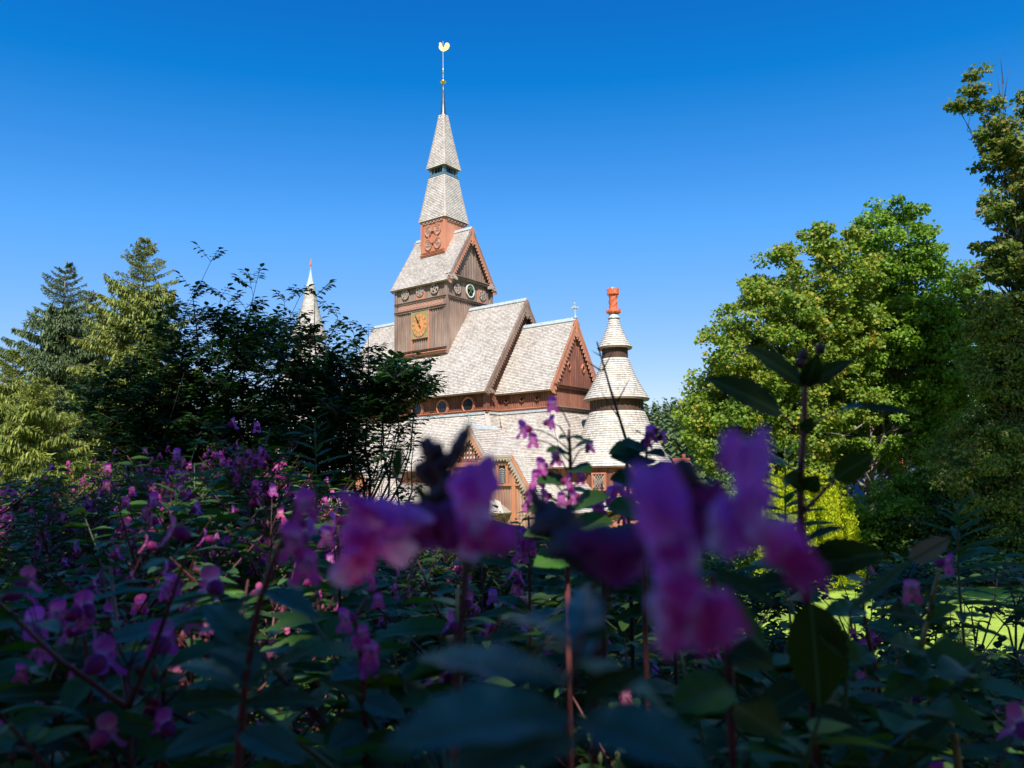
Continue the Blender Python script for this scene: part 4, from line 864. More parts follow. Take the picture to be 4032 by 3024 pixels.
for i,(x,y,hh,r) in enumerate([(-4.4,-5.3,9.2,2.0),(-.75,-5.2,8.6,1.9),(4.3,-5.4,9.0,2.2),(8.6,-5.6,9.4,2.2),(-8.6,-5.6,9.4,2.3)]):  # unseen bushes added to keep the nearest plants out of the sun
    z=gz(x,y); broad_tree((x,y,z),z+hh*.8,[(x,y,z+hh*.62,r,1.3,hh*.38),(x,y+.1,z+hh*.3,r*.9,1.1,hh*.26)],(150 if i==1 else 175),30,.24,.5,'shade',105+i,['hazel bush to the left behind the viewer','hazel bush right behind the viewer','hazel bush to the right behind the viewer','outer right hazel bush behind the viewer','outer left hazel bush behind the viewer'][i],None,'bark',.07,'hazel_bush',cat='bush',limbs=14)
for i,(x,y,hh) in enumerate([(21.5,15,36),(31.5,16,38)]):  # unseen trees added out of view to shade the right side
    z=gz(x,y); broad_tree((x,y,z),z+hh*.9,[(x,y,z+hh*.74,5.6,4.5,hh*.26)],250,24,.6,1.2,'shade',80+i,['very tall tree standing right of the view, shading the right-hand trees','very tall tree furthest to the right of the view'][i],None,'bark',.4,'forest_tree',limbs=12)
# ---- elder bush in front left
def elder(px,d,seed,tops,body,label,name='elder_bush',spread=.25,ls=1.):
    rs=RS(seed); x,y=Wd(px,d); z0=gz(x,y); base=Vector((x,y,z0)); root=thing(name,base,label,'bush'); mb=MB()
    tips=[]
    for (tx,ty,dd) in tops+[(a+rs.normal()*90,b+60+rs.rand()*160,c_) for a,b,c_ in tops for _ in range(2)]:
        e=P(tx,ty,dd); b=base+Vector((rs.normal()*.35,rs.normal()*.2,0)); pts=tube_path(b-base,e-base,rs,.05,8,.03); mb.tube(pts,[.028*(1-.9*q/8) for q in range(9)],5)
        for k in range(3,9): tips.append((pts[k],(pts[k]-pts[k-1]).normalized(),k/8))
    for (bx,by,dd,rx,ry,n) in body:
        for _ in range(n):
            a=rs.rand()*math.tau; r=math.sqrt(rs.rand()); e=P(bx+math.cos(a)*r*rx,by+math.sin(a)*r*ry,dd+rs.normal()*.45); st=base+Vector(((e.x-x)*spread,(e.y-y)*.3,.1))
            if rs.rand()<.14: mb.tube(tube_path(st-base,e-base,rs,.16,7,.05)[:6],[.014*(1-.85*q/5) for q in range(6)],4,False)
            tips.append((e-base,Vector((math.cos(a)*.8,rs.normal()*.4,.3+.6*rs.rand())).normalized(),.8))
    Pp=[];Xx=[];Zz=[];Ss=[];lf=MB()
    for p,dv,t in tips:
        for _ in range(3 if t>.5 else 2):
            az=rs.rand()*math.tau; ax=Vector((math.cos(az),math.sin(az)*.8,.25+.3*rs.rand())); ax=(ax+dv*.5).normalized(); L=.15+.09*rs.rand(); side=ax.cross(Vector((0,0,1))).normalized()
            for k in range(3):
                f=.4+.3*k
                for s in(-1,1):
                    q=p+ax*L*f+Vector((0,0,-.10*f*f*L)); Pp.append(q);Xx.append((ax*.5+side*s*.8+Vector((0,0,-.35))).normalized()); Zz.append(Vector((rs.normal()*.25,rs.normal()*.25-.1,1))); Ss.append(.085*ls*(.75+.5*rs.rand()))
            Pp.append(p+ax*L*1.05);Xx.append((ax+Vector((0,0,-.4))).normalized());Zz.append(Vector((0,0,1)));Ss.append(.10)
            mb.tube([p,p+ax*L*1.05],[.0035,.0015],3,False)
    V,F,uv=scatter(LEAF7,F7,np.array(Pp),np.array(Xx),np.array(Zz),np.array(Ss)); npmesh('foliage',V,F,MT['elder'],root)
    mb.build('branch_work',MT['twig'],root,True); return root
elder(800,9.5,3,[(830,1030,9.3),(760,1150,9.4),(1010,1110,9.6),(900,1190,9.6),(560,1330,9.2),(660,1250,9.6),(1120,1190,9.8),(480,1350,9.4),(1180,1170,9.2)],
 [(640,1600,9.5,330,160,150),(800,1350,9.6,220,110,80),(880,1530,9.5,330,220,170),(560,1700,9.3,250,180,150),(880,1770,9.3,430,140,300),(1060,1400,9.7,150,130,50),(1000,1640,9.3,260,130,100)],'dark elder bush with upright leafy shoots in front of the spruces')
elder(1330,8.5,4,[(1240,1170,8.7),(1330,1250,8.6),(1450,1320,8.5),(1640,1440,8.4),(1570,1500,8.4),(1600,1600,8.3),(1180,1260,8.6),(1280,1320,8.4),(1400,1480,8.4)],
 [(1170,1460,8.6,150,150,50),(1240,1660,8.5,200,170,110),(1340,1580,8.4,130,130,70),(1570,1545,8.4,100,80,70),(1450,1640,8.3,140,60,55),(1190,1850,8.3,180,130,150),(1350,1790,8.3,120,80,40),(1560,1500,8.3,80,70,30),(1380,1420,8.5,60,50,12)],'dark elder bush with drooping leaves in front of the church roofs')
elder(1800,7.5,5,[(1560,2090,7.6),(2000,2080,7.6)],[(1620,2230,7.5,260,80,130),(1950,2240,7.5,260,75,130),(1800,2330,7.3,420,60,120)],'low dark bramble bush hiding the foot of the church below the porch','bramble_bush',.9,.85)
elder(2550,8,6,[(2400,2080,8),(2800,2160,8)],[(2350,2220,8,230,80,120),(2650,2230,8,230,75,120),(2500,2330,7.6,420,60,110)],'low dark bramble bush hiding the foot of the apse','bramble_bush',.9,.85)
elder(3350,6,7,[(3620,2270,6)],[(3000,2400,6,120,70,50),(3580,2350,6,80,80,45),(3420,2720,5.6,420,50,110),(3950,2760,5.6,260,50,70),(2950,2600,5.6,200,50,60),(3880,2680,6,120,40,30),(3800,2290,6,230,45,34),(3120,2330,6,90,60,14),(4000,2420,6,90,60,12)],'low bramble bush with bare shoots in front of the sunlit lawn','bramble_bush',.9,.85)
# ================================================================== BALSAM PLANTS
LV,LF=grid_leaf(7,2,.30,.22,0,.85)
BV,BF=grid_leaf(7,2,.62,.18,0,.75)
def disc(nr,na,cup,wave=.0,lobe=0,rag=0.,ph=0.):
    V=[(0,0,0)];F=[]
    for i in range(1,nr+1):
        r=i/nr
        for k in range(na):
            t=k*math.tau/na; q=r*(1+lobe*math.cos(2*t)+.06*math.sin(5*t)+rag*math.sin(3*t+ph)*r+rag*.6*math.sin(7*t+2*ph)*r); V.append((.5+.5*q*math.cos(t),.5*q*math.sin(t),cup*(r*r)+wave*r*r*math.sin(3*t+ph)+rag*.5*r*r*math.sin(9*t+ph)))
    V=np.array(V); V[0]=(.5,0,0)
    for k in range(na): F.append((0,1+k,1+(k+1)%na,1+(k+1)%na))
    for i in range(nr-1):
        for k in range(na): a=1+i*na+k;b=1+i*na+(k+1)%na; F.append((a,a+na,b+na,b))
    return V,F
def petal_mb(mb,c,up,nrm,w,h,cup=.25,wave=.06,lobe=0.,nr=4,na=14,rag=0.,ph=0.):
    "curved petal: base at c, pointing up, facing nrm, width w, length h"
    up=Vector(up).normalized(); n=Vector(nrm); n=(n-up*n.dot(up)).normalized(); x=up.cross(n); V,F=disc(nr,na,cup,wave,lobe,rag,ph); i0=len(mb.v); c=Vector(c)
    for v in V: mb.v.append(tuple(c+up*(v[0]*h)+x*(v[1]*w)+n*(v[2]*max(w,h)*.8)))
    mb.has=True
    for f in F:
        g=(f[0],f[1],f[2]) if f[2]==f[3] else f; mb.f.append(tuple(i0+q for q in g)); mb.uv.append([(float(V[q][0]),float(V[q][1])) for q in g])
def flower_mb(s,rs,nr=3,na=10):
    "three meshes: pouch, hood, lips; opening faces -Y, size s (hood to lip)"
    po=MB(); po.has=True; n=8; prof=[(0.02,-.10),(.10,-.02),(.20,.06),(.25,.18),(.24,.30),(.17,.42),(.07,.50),(.025,.55),(.015,.62)]
    for j,(r,t) in enumerate(prof):
        cz=-.06-.18*max(0,t-.2)-(.25*max(0,t-.45))
        for k in range(n): a=k*math.tau/n; po.v.append((r*math.cos(a)*s,t*s,(cz+r*math.sin(a)*.9)*s))
    for j in range(len(prof)-1):
        for k in range(n): a=j*n+k;b=j*n+(k+1)%n; po.f.append((a,b,b+n,a+n)); po.uv.append([(j/8,0)]*4)
    ho=MB(); petal_mb(ho,(0,.08*s,.06*s),(0,-.35,1),(0,-1,.1),.62*s,.50*s,.28,.05,0,nr,na)
    li=MB()
    for sg in(-1,1): petal_mb(li,(sg*.04*s,-.02*s,-.05*s),(sg*(.45+.2*rs.rand()),-.45,-1),(sg*.2,-1,.35),.42*s,.62*s,.10,.10,.15,nr,na); petal_mb(li,(sg*.08*s,-.0*s,.02*s),(sg*1,-.4,-.05),(0,-1,.2),.22*s,.28*s,.15,.05,0,2,8)
    return po,ho,li
def join(mbs):
    o=MB()
    for m in mbs:
        i0=len(o.v); o.v+=m.v; o.f+=[tuple(i0+q for q in f) for f in m.f]; o.uv+=m.uv; o.has=o.has or m.has
    return o
rs0=RS(99); FLM=[]
for k in range(6):
    po,ho,li=flower_mb(.036,rs0); nf=len(po.f); j=join([po,ho,li]); o=j.build('flower_src',MT[['petal','petal2','petal','petal3','petal','petal2'][k]],None,True); me=o.data; me.materials.append(MT['pouch'])
    mi=np.zeros(len(me.polygons),'i'); mi[:nf]=1; me.polygons.foreach_set('material_index',mi); FLM.append(me); bpy.data.objects.remove(o)
def balsam_proto(seed,H,nfl,kind='bals',dense=1.):
    rs=RS(seed); stem=MB(); pts=[Vector((.03*math.sin(3*t+seed)*t,.03*math.cos(2*t+seed)*t,H*t)) for t in np.linspace(0,1,9)]
    stem.tube(pts,[.008*(1-.7*t) for t in np.linspace(0,1,9)],5)
    P_=[];X_=[];Z_=[];S_=[]; z=H*.22
    while z<H*.97:
        t=z/H; k=3 if t>.45 else 2; a0=rs.rand()*6.28
        for j in range(k):
            a=a0+j*math.tau/k+rs.normal()*.25; up=.55-.95*rs.rand(); L=(.12 if kind=='bals' else .125)*(.65+.5*rs.rand())*(1-.45*max(0,t-.75)/.25); c=Vector((math.cos(a),math.sin(a),0)); b=pts[0].lerp(pts[-1],t)
            P_.append(b+c*.02);X_.append(c+Vector((0,0,up-.15)));Z_.append(Vector((-c.x*.35+rs.normal()*.45,-c.y*.35+rs.normal()*.45,1)));S_.append(L)
        # side shoot
        for _ in range(3 if t>.3 else 0):
            a=rs.rand()*6.28; c=Vector((math.cos(a),math.sin(a),.9)).normalized(); L=.12+.22*rs.rand(); b=pts[0].lerp(pts[-1],t); e=b+c*L; stem.tube([b,b+c*L*.5+Vector((0,0,-.01)),e],[.004,.003,.002],4,False)
            for j in range(7):
                a=rs.rand()*6.28; c2=Vector((math.cos(a),math.sin(a),.2)); P_.append(b.lerp(e,.4+.6*rs.rand()));X_.append(c2);Z_.append(Vector((rs.normal()*.3,rs.normal()*.3,1)));S_.append((.085 if kind=='bals' else .08)*(.6+.5*rs.rand()))
        z+=H*(.045+.03*rs.rand())/dense
    T_,F_=(LV,LF) if kind=='bals' else (BV,BF)
    V,F,uv=scatter(T_,F_,np.array(P_),np.array(X_),np.array(Z_),np.array(S_))
    fl=[];bd=MB()
    for k in range(nfl):
        a=rs.rand()*6.28; t=.90+.2*rs.rand() if k<nfl*.75 else .68+.25*rs.rand(); b=pts[0].lerp(pts[-1],min(1,t)); e=b+Vector((math.cos(a)*.06,math.sin(a)*.06,max(.02,.02+.03*rs.rand()+max(0,t-1)*H))); stem.tube([b,(b+e)/2+Vector((0,0,.02)),e],[.0016,.0014,.001],3,False); fl.append((e,a+rs.normal()*.5,rs.randint(6),.95+.5*rs.rand()))
    for k in range(5 if nfl else 2):
        a=rs.rand()*6.28; b=pts[-1]+Vector((math.cos(a)*.03,math.sin(a)*.03,-.02+.06*rs.rand())); bd.lathe([(.001,-.012),(.005,-.004),(.006,.003),(.001,.012)],b,6); stem.tube([pts[-1],b],[.0012,.0008],3,False)
    stem=join([stem,bd]); bd=MB()
    return stem,(V,F,uv),fl,bd
def make_plant(proto,kind,name):
    stem,(V,F,uv),fl,bd=proto; root=bpy.data.objects.new(name,None); C.objects.link(root)
    stem.build('stem',MT['stem' if kind=='bals' else 'gstem'],root,True); npmesh('foliage',V,F,MT[kind],root,uv,smooth=True)
    for p,a,k,s in fl: o=bpy.data.objects.new('flower',FLM[k]); C.objects.link(o); o.parent=root; o.location=p; o.rotation_euler=(-.2,0,a-math.pi/2); o.scale=(s,)*3
    if bd.v: bd.build('bud_cluster',MT['bud'],root,True)
    return root
def copy_tree(o):
    c=o.copy(); C.objects.link(c)
    for ch in o.children: d=ch.copy(); C.objects.link(d); d.parent=c
    return c
protos=[]
for k in range(9): H=1.45+.06*(k%4); protos.append((make_plant(balsam_proto(200+k,H,[8,11,7,12,6,10,5,11,4][k],dense=1.25),'bals','balsam_plant'),H,'bals'))
for k in range(4): H=1.2+.05*k; protos.append((make_plant(balsam_proto(300+k,H,0,'broad',1.3),'broad','broadleaf_plant'),H,'broad'))
used=set()
def top_row(px):
    xs=[-400,0,250,600,900,1150,1350,1600,2100,2500,2900,3300,3700,4032,4500]; ys=[1930,1950,1900,1840,1850,1900,2060,2130,2120,2130,2260,2250,2290,2330,2330]
    return float(np.interp(px,xs,ys))
rs=RS(17); zones={}
def zone(px,d,k):
    side='left edge' if px<700 else ('left of the church' if px<1500 else ('below the church' if px<2500 else 'right, above the lawn'))
    dist='near' if d<1.7 else ('middle' if d<3.4 else 'far')
    return side,dist
LB={('left edge','near'):'pink-flowered balsam plant in the shade at the lower left edge of the bed',('left edge','middle'):'pink-flowered balsam plant in the middle rows at the left edge of the bed',('left edge','far'):'small-looking pink balsam plant in the back rows below the spruces',
('left of the church','near'):'shaded balsam plant with violet flowers near the viewer, left of the middle',('left of the church','middle'):'balsam plant with pink flowers in the middle rows below the elder bushes',('left of the church','far'):'balsam plant with pink flowers in the back rows against the elder bushes',
('below the church','near'):'dark balsam plant near the viewer at the bottom middle',('below the church','middle'):'balsam plant in the middle rows just below the church',('below the church','far'):'balsam plant in the back rows hiding the foot of the church',
('right, above the lawn','near'):'dark leafy balsam plant near the viewer at the lower right',('right, above the lawn','middle'):'balsam plant in the rows in front of the sunlit lawn',('right, above the lawn','far'):'balsam plant standing furthest out in front of the sunlit lawn'}
LW={k:v.replace('pink-flowered ','').replace('with violet flowers ','').replace('with pink flowers ','').replace('pink ','').replace('dark leafy balsam','dark balsam').replace('balsam plant','broad-leaved green plant without flowers') for k,v in LB.items()}
def put(px,d,ptop,k):
    root,H,kind=protos[k]; x,y=Wd(px,d); z0=gz(x,y); zt=P(px,ptop,d).z; s=(zt-z0)/H
    if s<.35 or (d>.75 and ptop<2720 and (3010<px<3470 or 3700<px<4150)): return
    s2=min(s,1.35)
    o=root if k not in used else copy_tree(root); used.add(k)
    o.location=(x,y,z0-(0 if s<=1.35 else 0)); o.scale=(max(.75,min(1.15,s2)),max(.75,min(1.15,s2)),s2); o.rotation_euler=(rs.normal()*.06,rs.normal()*.06,rs.rand()*6.28)
    z=zone(px,d,k); lb=(LB if kind=='bals' else LW)[z]; tag(o,lb,'plant',('balsam plants ' if kind=='bals' else 'broad-leaved plants ')+z[0]+', '+z[1]+' rows')
HOLES=[(3280,2330,330,110),(3960,2460,220,140),(3660,2300,0,0)]
def hole(px,d,pt):
    return px>2850 and d>1.6
def row(n,px0,px1,d0,d1,lo,hi,pb,hf=None):
    for i in range(n):
        px=px0+(px1-px0)*((i+rs.rand())/n); d=d0+(d1-d0)*rs.rand(); pt=top_row(px)+lo+(hi-lo)*rs.rand()
        if px>2850 and d>1.2: pt=max(pt,2400+rs.rand()*220) if rs.rand()<.75 else pt
        k=(9+rs.randint(4)) if rs.rand()<pb(px) else rs.randint(9)
        put(px,d,pt,k)
pb=lambda px: .12 if px<1500 else (.3 if px<2500 else .8)
row(26,-200,1350,5.4,7.2,0,40,pb); row(30,-200,1500,4.2,5.4,20,150,pb); row(34,-200,1900,3.1,4.2,60,300,pb); row(30,-200,2500,2.3,3.1,150,520,pb)
row(16,1350,2700,3.3,4.5,10,160,pb); row(12,1300,2900,4.5,6,0,60,pb)
row(24,1450,2800,3.2,6.0,-20,120,pb); row(20,3300,4300,2.0,3.4,60,230,pb); row(16,2700,4200,1.7,3.2,300,600,pb); row(34,-200,4200,1.6,2.3,300,800,pb); row(18,-200,4200,1.1,1.6,480,1000,pb); row(9,-200,4200,.8,1.1,750,1100,pb)
for k,(root,H,kind) in enumerate(protos):
    if k not in used: put(3000+k*60,2.5,2700,k)
# ================================================================== NEAR PLANTS (individual)
def leaf_obj(root,b,t,w,m,nrm=(0,-.4,1),droop=.12,seed=0,label=None,bow=.0):
    b,t=Vector(b),Vector(t); L=(t-b).length; V,F=grid_leaf(18,6,1,0,.10,.8,.10,seed); V[:,1]*=w/L; 
    u=np.abs(V[:,1]); V[:,2]=u*.25-droop*(V[:,0]**2)+droop*V[:,0]+.012*np.sin(22*V[:,0]+seed)*(u/(w/L+1e-6)*2)
    X=(t-b)/L; n=Vector(nrm); Y=n.cross(X).normalized(); Z=X.cross(Y)
    M=np.array([X,Y,Z]); o_=Vector(root.location); Vw=(V*L)@M+np.array(b-o_)
    uv=V[:,:2].copy()
    o=npmesh('leaf',Vw,F,MT[m],root,uv,smooth=True)
    if label: o['label']=label
    return o
def stem_obj(root,pts,r0,r1,m='stem',name='stem',n=8):
    o_=Vector(root.location); pts=[Vector(p)-o_ for p in pts]; 
    # smooth
    out=[]
    for i in range(len(pts)-1):
        p0=pts[max(i-1,0)];p1=pts[i];p2=pts[i+1];p3=pts[min(i+2,len(pts)-1)]; L=(p2-p1).length
        if (p1-p0).length>1.5*L: p0=p1+(p0-p1).normalized()*L
        if (p3-p2).length>1.5*L: p3=p2+(p3-p2).normalized()*L
        if L>.6 and i==0: p0=p1-(p2-p1); p3=p2+(p2-p1)
        for k in range(4):
            t=k/4; out.append(.5*((2*p1)+(p2-p0)*t+(2*p0-5*p1+4*p2-p3)*t*t+(3*p1-p0-3*p2+p3)*t**3))
    out.append(pts[-1]); mb=MB(); mb.tube(out,[r0+(r1-r0)*i/(len(out)-1) for i in range(len(out))],n); return mb.build(name,MT[m],root,True)
def near_root(px,d,name,label,cat='plant',group=None):
    x,y=Wd(px,d); return thing(name,(x,y,gz(x,y)),label,cat,group)
def blossom(root,parts,name='flower'):
    "parts: (px,py,d,wpx,hpx,roll_deg,tilt,mat,cup) petals, or ('pouch',...)"
    o_=Vector(root.location); bym={}
    for q in parts:
        px,py,d,wp,hp,rl,tilt,m,cup=q; mb=bym.setdefault(m,MB()); a=math.radians(rl); up=(RV*math.sin(a)+UV_*math.cos(a)+FV*tilt).normalized(); nrm=-FV+UV_*.15
        h=hp*1.2*d/FPX; wd=wp*1.25*d/FPX; c=P(px,py,d)-up*h*.5-o_; petal_mb(mb,c,up,nrm,wd,h,cup,.13,.08,8,40,.13,px*.37+py)
    ms=list(bym); fl=None
    for m in ms:
        o=bym[m].build(name if fl is None else 'petal',MT[m],root if fl is None else fl,True); fl=fl or o
    return fl
def flower_at(root,px,py,d,spx,rz=0,rx=0,m='petal'):
    s=spx*d/FPX; po,ho,li=flower_mb(s,RS(int(px*7+py)),6,18); o_=Vector(root.location); M=Matrix.Rotation(rz,3,'Z')@Matrix.Rotation(rx,3,'X'); c=P(px,py,d)-o_
    for q in(po,ho,li): q.v=[tuple(M@Vector(v)+c) for v in q.v]
    f=join([ho,li]).build('flower',MT[m],root,True); po.build('pouch',MT['pouch'],f,True); return f
def ground_pt(px,d): x,y=Wd(px,d); return Vector((x,y,gz(x,y)))
# H1 large blurred cluster, right of centre
R1=near_root(2500,.34,'balsam_plant','nearest balsam plant with two huge blurred violet flowers right of the church')
stem_obj(R1,[ground_pt(2500,.34),P(2330,3300,.36),P(2345,2650,.34),P(2385,2330,.31),P(2420,2240,.28)],.0020,.0014); stem_obj(R1,[P(2345,2650,.34),P(2330,2350,.33),P(2390,2210,.29)],.0016,.0012)
for a,b in(((2420,2240,.28),(2600,2150,.25)),((2420,2240,.28),(2560,1980,.27)),((2560,2200,.27),(2860,2060,.26))): stem_obj(R1,[P(*a),P((a[0]+b[0])/2,(a[1]+b[1])/2-20,(a[2]+b[2])/2),P(*b)],.0013,.001)
blossom(R1,[(2610,2050,.235,190,330,-12,.1,'petal3',.30),(2560,1950,.245,150,180,-38,.2,'hood',.3),(2700,2385,.225,250,190,60,-.2,'petal',.25),(2790,2450,.22,200,150,100,-.1,'petal',.22),(2640,2240,.23,130,190,5,.1,'petal3',.2),(2840,2400,.225,110,170,130,0,'petal',.2),(2430,2180,.26,200,260,-80,.1,'pouch',-.5),(2350,2160,.265,130,170,-100,.2,'pouch',-.5),(2640,2480,.225,170,110,90,-.1,'petal',.2)])
blossom(R1,[(2930,1900,.245,130,300,8,.2,'hood',.3),(2880,1780,.25,150,90,-70,.2,'petal3',.2),(2870,2080,.245,210,150,80,0,'petal3',.15),(3080,2160,.235,150,260,130,-.1,'petal',.25),(3140,2230,.235,120,170,150,-.1,'petal',.2),(2730,2040,.26,150,200,-60,.2,'pouch',-.5),(2950,2000,.25,120,160,30,0,'petal3',.2),(2790,1960,.262,150,130,-60,.2,'pouch',-.4)])
mb=MB(); mb.lathe([(.001,-.007),(.005,-.004),(.0065,.001),(.004,.006),(.001,.008)],P(2690,1885,.27)-Vector(R1.location),10); mb.build('bud',MT['bud'],R1,True); stem_obj(R1,[P(2560,2020,.27),P(2690,1900,.27)],.001,.001)
leaf_obj(R1,P(2430,2260,.3),P(2570,2190,.31),.008,'olivel')
# dark capsule / withered bud left of it
blossom(R1,[(2200,2080,.29,150,210,-60,.2,'bud',-.4),(2280,2170,.28,150,190,-50,.1,'bud',-.4),(2130,1990,.30,70,110,-40,.1,'bud',-.4)],'seed_pod')
# H2 blurred cluster left of centre
R2=near_root(1800,.42,'balsam_plant','near balsam plant whose blurred violet flowers hang across the church porch')
stem_obj(R2,[ground_pt(1800,.42),P(1785,3250,.42),P(1800,2700,.40),P(1835,2250,.37),P(1850,2120,.35)],.0024,.0016)
blossom(R2,[(1880,1930,.32,150,210,4,.15,'petal3',.28),(1830,1960,.325,90,170,-8,.1,'hood',.3),(1870,2120,.32,110,130,10,0,'petal3',.15),(1950,2110,.315,110,150,110,-.1,'petal',.25),(1880,2090,.318,130,110,200,0,'petal',.2),(1720,2060,.34,160,260,-80,.1,'pouch',-.45),(1800,2080,.335,140,170,-70,.1,'pouch',-.4)])
blossom(R2,[(1560,2030,.34,110,220,-80,.1,'hood',.25),(1500,2100,.335,150,240,-60,0,'petal3',.2),(1420,2180,.33,130,200,30,-.1,'petal',.28),(1430,2000,.335,55,170,-52,.1,'petal3',.2),(1620,2090,.34,130,210,-78,.1,'pouch',-.4),(1390,2240,.33,90,110,60,0,'petal',.2)])
leaf_obj(R2,P(1700,2010,.36),P(1560,1990,.36),.011,'teal'); leaf_obj(R2,P(1840,2250,.38),P(1920,2160,.38),.016,'olivel')
for q in([(1700,1830),(1640,1870)],[(1790,1790),(1850,1700)],[(1730,1900),(1660,1780)]): stem_obj(R2,[P(1800,2000,.37),P(*q[0],.38),P(*q[1],.38)],.0012,.001)
blossom(R2,[(1700,1880,.38,100,130,-50,.1,'bud',-.4),(1740,1940,.375,90,120,20,.1,'bud',-.4),(1700,1780,.385,80,100,-30,0,'bud',-.4),(1745,1820,.38,60,150,50,0,'bud',-.4),(1810,1750,.38,55,130,20,0,'bud',-.3)],'bud_cluster')
leaf_obj(R2,P(1740,2040,.42),P(1625,1890,.42),.0075,'olivel',(-.5,-.9,.2)); leaf_obj(R2,P(1560,1880,.46),P(1575,1745,.46),.0085,'olivel',(0,-1,.1)); stem_obj(R2,[P(1750,2020,.42),P(1640,1940,.45),P(1555,1885,.46)],.0008,.0007)
# H3 upright stack on the left
R3=near_root(985,.62,'balsam_plant','tall red-stemmed balsam plant at the lower left with a stack of magenta flowers')
stem_obj(R3,[ground_pt(930,.62),P(925,3200,.62),P(960,2750,.62),P(1015,2400,.61),P(1080,2200,.6),P(1130,2080,.58),P(1170,1960,.57)],.0048,.0012)
flower_at(R3,1200,1985,.56,125,.3,-.1,'petal'); flower_at(R3,1165,2120,.55,150,-.3,.1,'petal'); flower_at(R3,1205,2215,.55,140,.2,.2,'petal'); flower_at(R3,1215,2060,.57,90,1.2,.1,'hood')
stem_obj(R3,[P(1080,2120,.6),P(1110,2080,.58),P(1160,2110,.56)],.001,.001); stem_obj(R3,[P(1080,2160,.6),P(1130,2180,.58),P(1190,2200,.56)],.001,.001)
for (bx,by,tx,ty,w,m) in [(1030,2330,880,2470,.03,'teal'),(1040,2320,1260,2440,.022,'teal'),(1000,2480,760,2500,.026,'teal'),(990,2560,800,2380,.028,'teal'),(975,2640,820,2560,.02,'teal'),(970,2700,700,2620,.026,'bals'),(980,2700,1250,2560,.028,'olivel'),(960,2760,660,2790,.03,'olivel'),(960,2780,1290,2770,.028,'olivel'),(1020,2720,850,2420,.03,'teal'),(950,2850,640,2980,.03,'teal'),(950,2880,1200,3010,.032,'teal'),(1060,2130,960,2060,.014,'olivel')]:
    leaf_obj(R3,P(bx,by,.61),P(tx,ty,.58+.06*((bx+ty)%3)),w,m,(0.1*((bx%3)-1),-.5,1),.15,seed=bx)
# H4 tall dark plant right
R4=near_root(3230,.85,'tall_weed','tall dark unflowering stem with ragged leaves in front of the broad maple')
stem_obj(R4,[ground_pt(3230,.85),P(3230,3200,.85),P(3200,2800,.84),P(3172,2300,.83),P(3150,1950,.82),P(3165,1700,.82),P(3170,1500,.82)],.0062,.003)
stem_obj(R4,[P(3165,2010,.82),P(3220,1960,.81),P(3290,1880,.80)],.003,.0015,name='side_stem'); stem_obj(R4,[P(3160,1720,.82),P(3110,1670,.82),P(3075,1620,.81)],.0015,.001,name='side_stem'); stem_obj(R4,[P(3165,1730,.82),P(3220,1660,.81),P(3300,1620,.8)],.0015,.001,name='side_stem')
for (bx,by,tx,ty,w,m,nn,lab) in [(3170,1520,2925,1365,.030,'olivel',(0,-.9,.5),None),(3170,1520,3370,1415,.024,'olivel',(0,-.8,.6),None),(3170,1530,3220,1385,.022,'olivel',(0,-1,.2),None),(3080,1630,2775,1490,.040,'olivel',(.2,-.9,.5),'large dark leaf with a ragged tip'),(3160,1700,3200,1640,.016,'olivel',(0,-1,.3),None),
   (3300,1620,3400,1600,.018,'teal',(0,-.6,1),None),(3380,1605,3590,1625,.016,'olivel',(0,-.7,.8),None),(3285,1885,3440,1790,.030,'olivel',(0,-1,.3),None),(3165,1920,3080,1880,.026,'olivel',(0,-.9,.4),None),(3170,1930,3225,1870,.024,'olivel',(0,-1,.3),None),(3150,1860,3000,1800,.022,'teal',(0,-.5,1),None),
   (3165,2110,3010,2060,.022,'teal',(0,-.5,1),None),(3170,2130,3330,2075,.022,'olivel',(0,-.5,1),None),(3175,2230,3370,2200,.036,'olivel',(0,-.9,.5),None),(3180,2220,3480,2180,.044,'olivel',(0,-.9,.5),'broad oval dark leaf'),(3190,2370,3225,2790,.066,'olivel',(0,-1,.05),'very large dark oval leaf hanging down'),(3210,2450,3390,2620,.028,'broad',(0,-.9,.4),None),(3160,2290,2890,2330,.03,'olivel',(0,-.6,1),None),(3170,2330,3060,2230,.03,'broad',(0,-.7,.7),None),(3190,2700,2960,2840,.04,'olivel',(0,-.6,1),None),(3200,2800,3420,2900,.036,'olivel',(0,-.6,1),None)]:
    leaf_obj(R4,P(bx,by,.82),P(tx,ty,.80),w,m,nn,.1,seed=tx,label=lab)
for q in((3150,1430),(3230,1375),(3165,1400)): mb=MB(); mb.lathe([(.001,-.006),(.005,-.003),(.006,.002),(.001,.007)],P(*q,.81)-Vector(R4.location),8); mb.build('bud',MT['bud'],R4,True); stem_obj(R4,[P(3172,1500,.82),P(*q,.81)],.001,.0008,name='side_stem')
# H5 sharp balsam at centre-right and neighbours
R5=near_root(2235,1.25,'balsam_plant','balsam plant with small dark violet flowers silhouetted between porch and apse')
stem_obj(R5,[ground_pt(2235,1.25),P(2235,2400,1.25),P(2238,2050,1.25),P(2246,1850,1.25),P(2240,1690,1.25)],.006,.0022)
fl5=[(2065,1685,75),(2100,1730,60),(2172,1590,62),(2165,1660,62),(2135,1830,70),(2115,1880,75),(2090,1940,70),(2150,1950,60),(2190,1800,60),(2320,1755,52),(2235,1890,65),(2290,1880,50),(2210,1960,55),(2070,1990,45),(2260,1950,60)]
for i,(a,b,s) in enumerate(fl5):
    flower_at(R5,a,b,1.22,s,.9*((i*37)%7-3)/3,.1,'petal3' if i%3 else 'hood'); stem_obj(R5,[P(2244,min(2000,b+90),1.25),P((a+2244)/2,b+20,1.24),P(a,b+2,1.23)],.0014,.0008,name='side_stem',n=5)
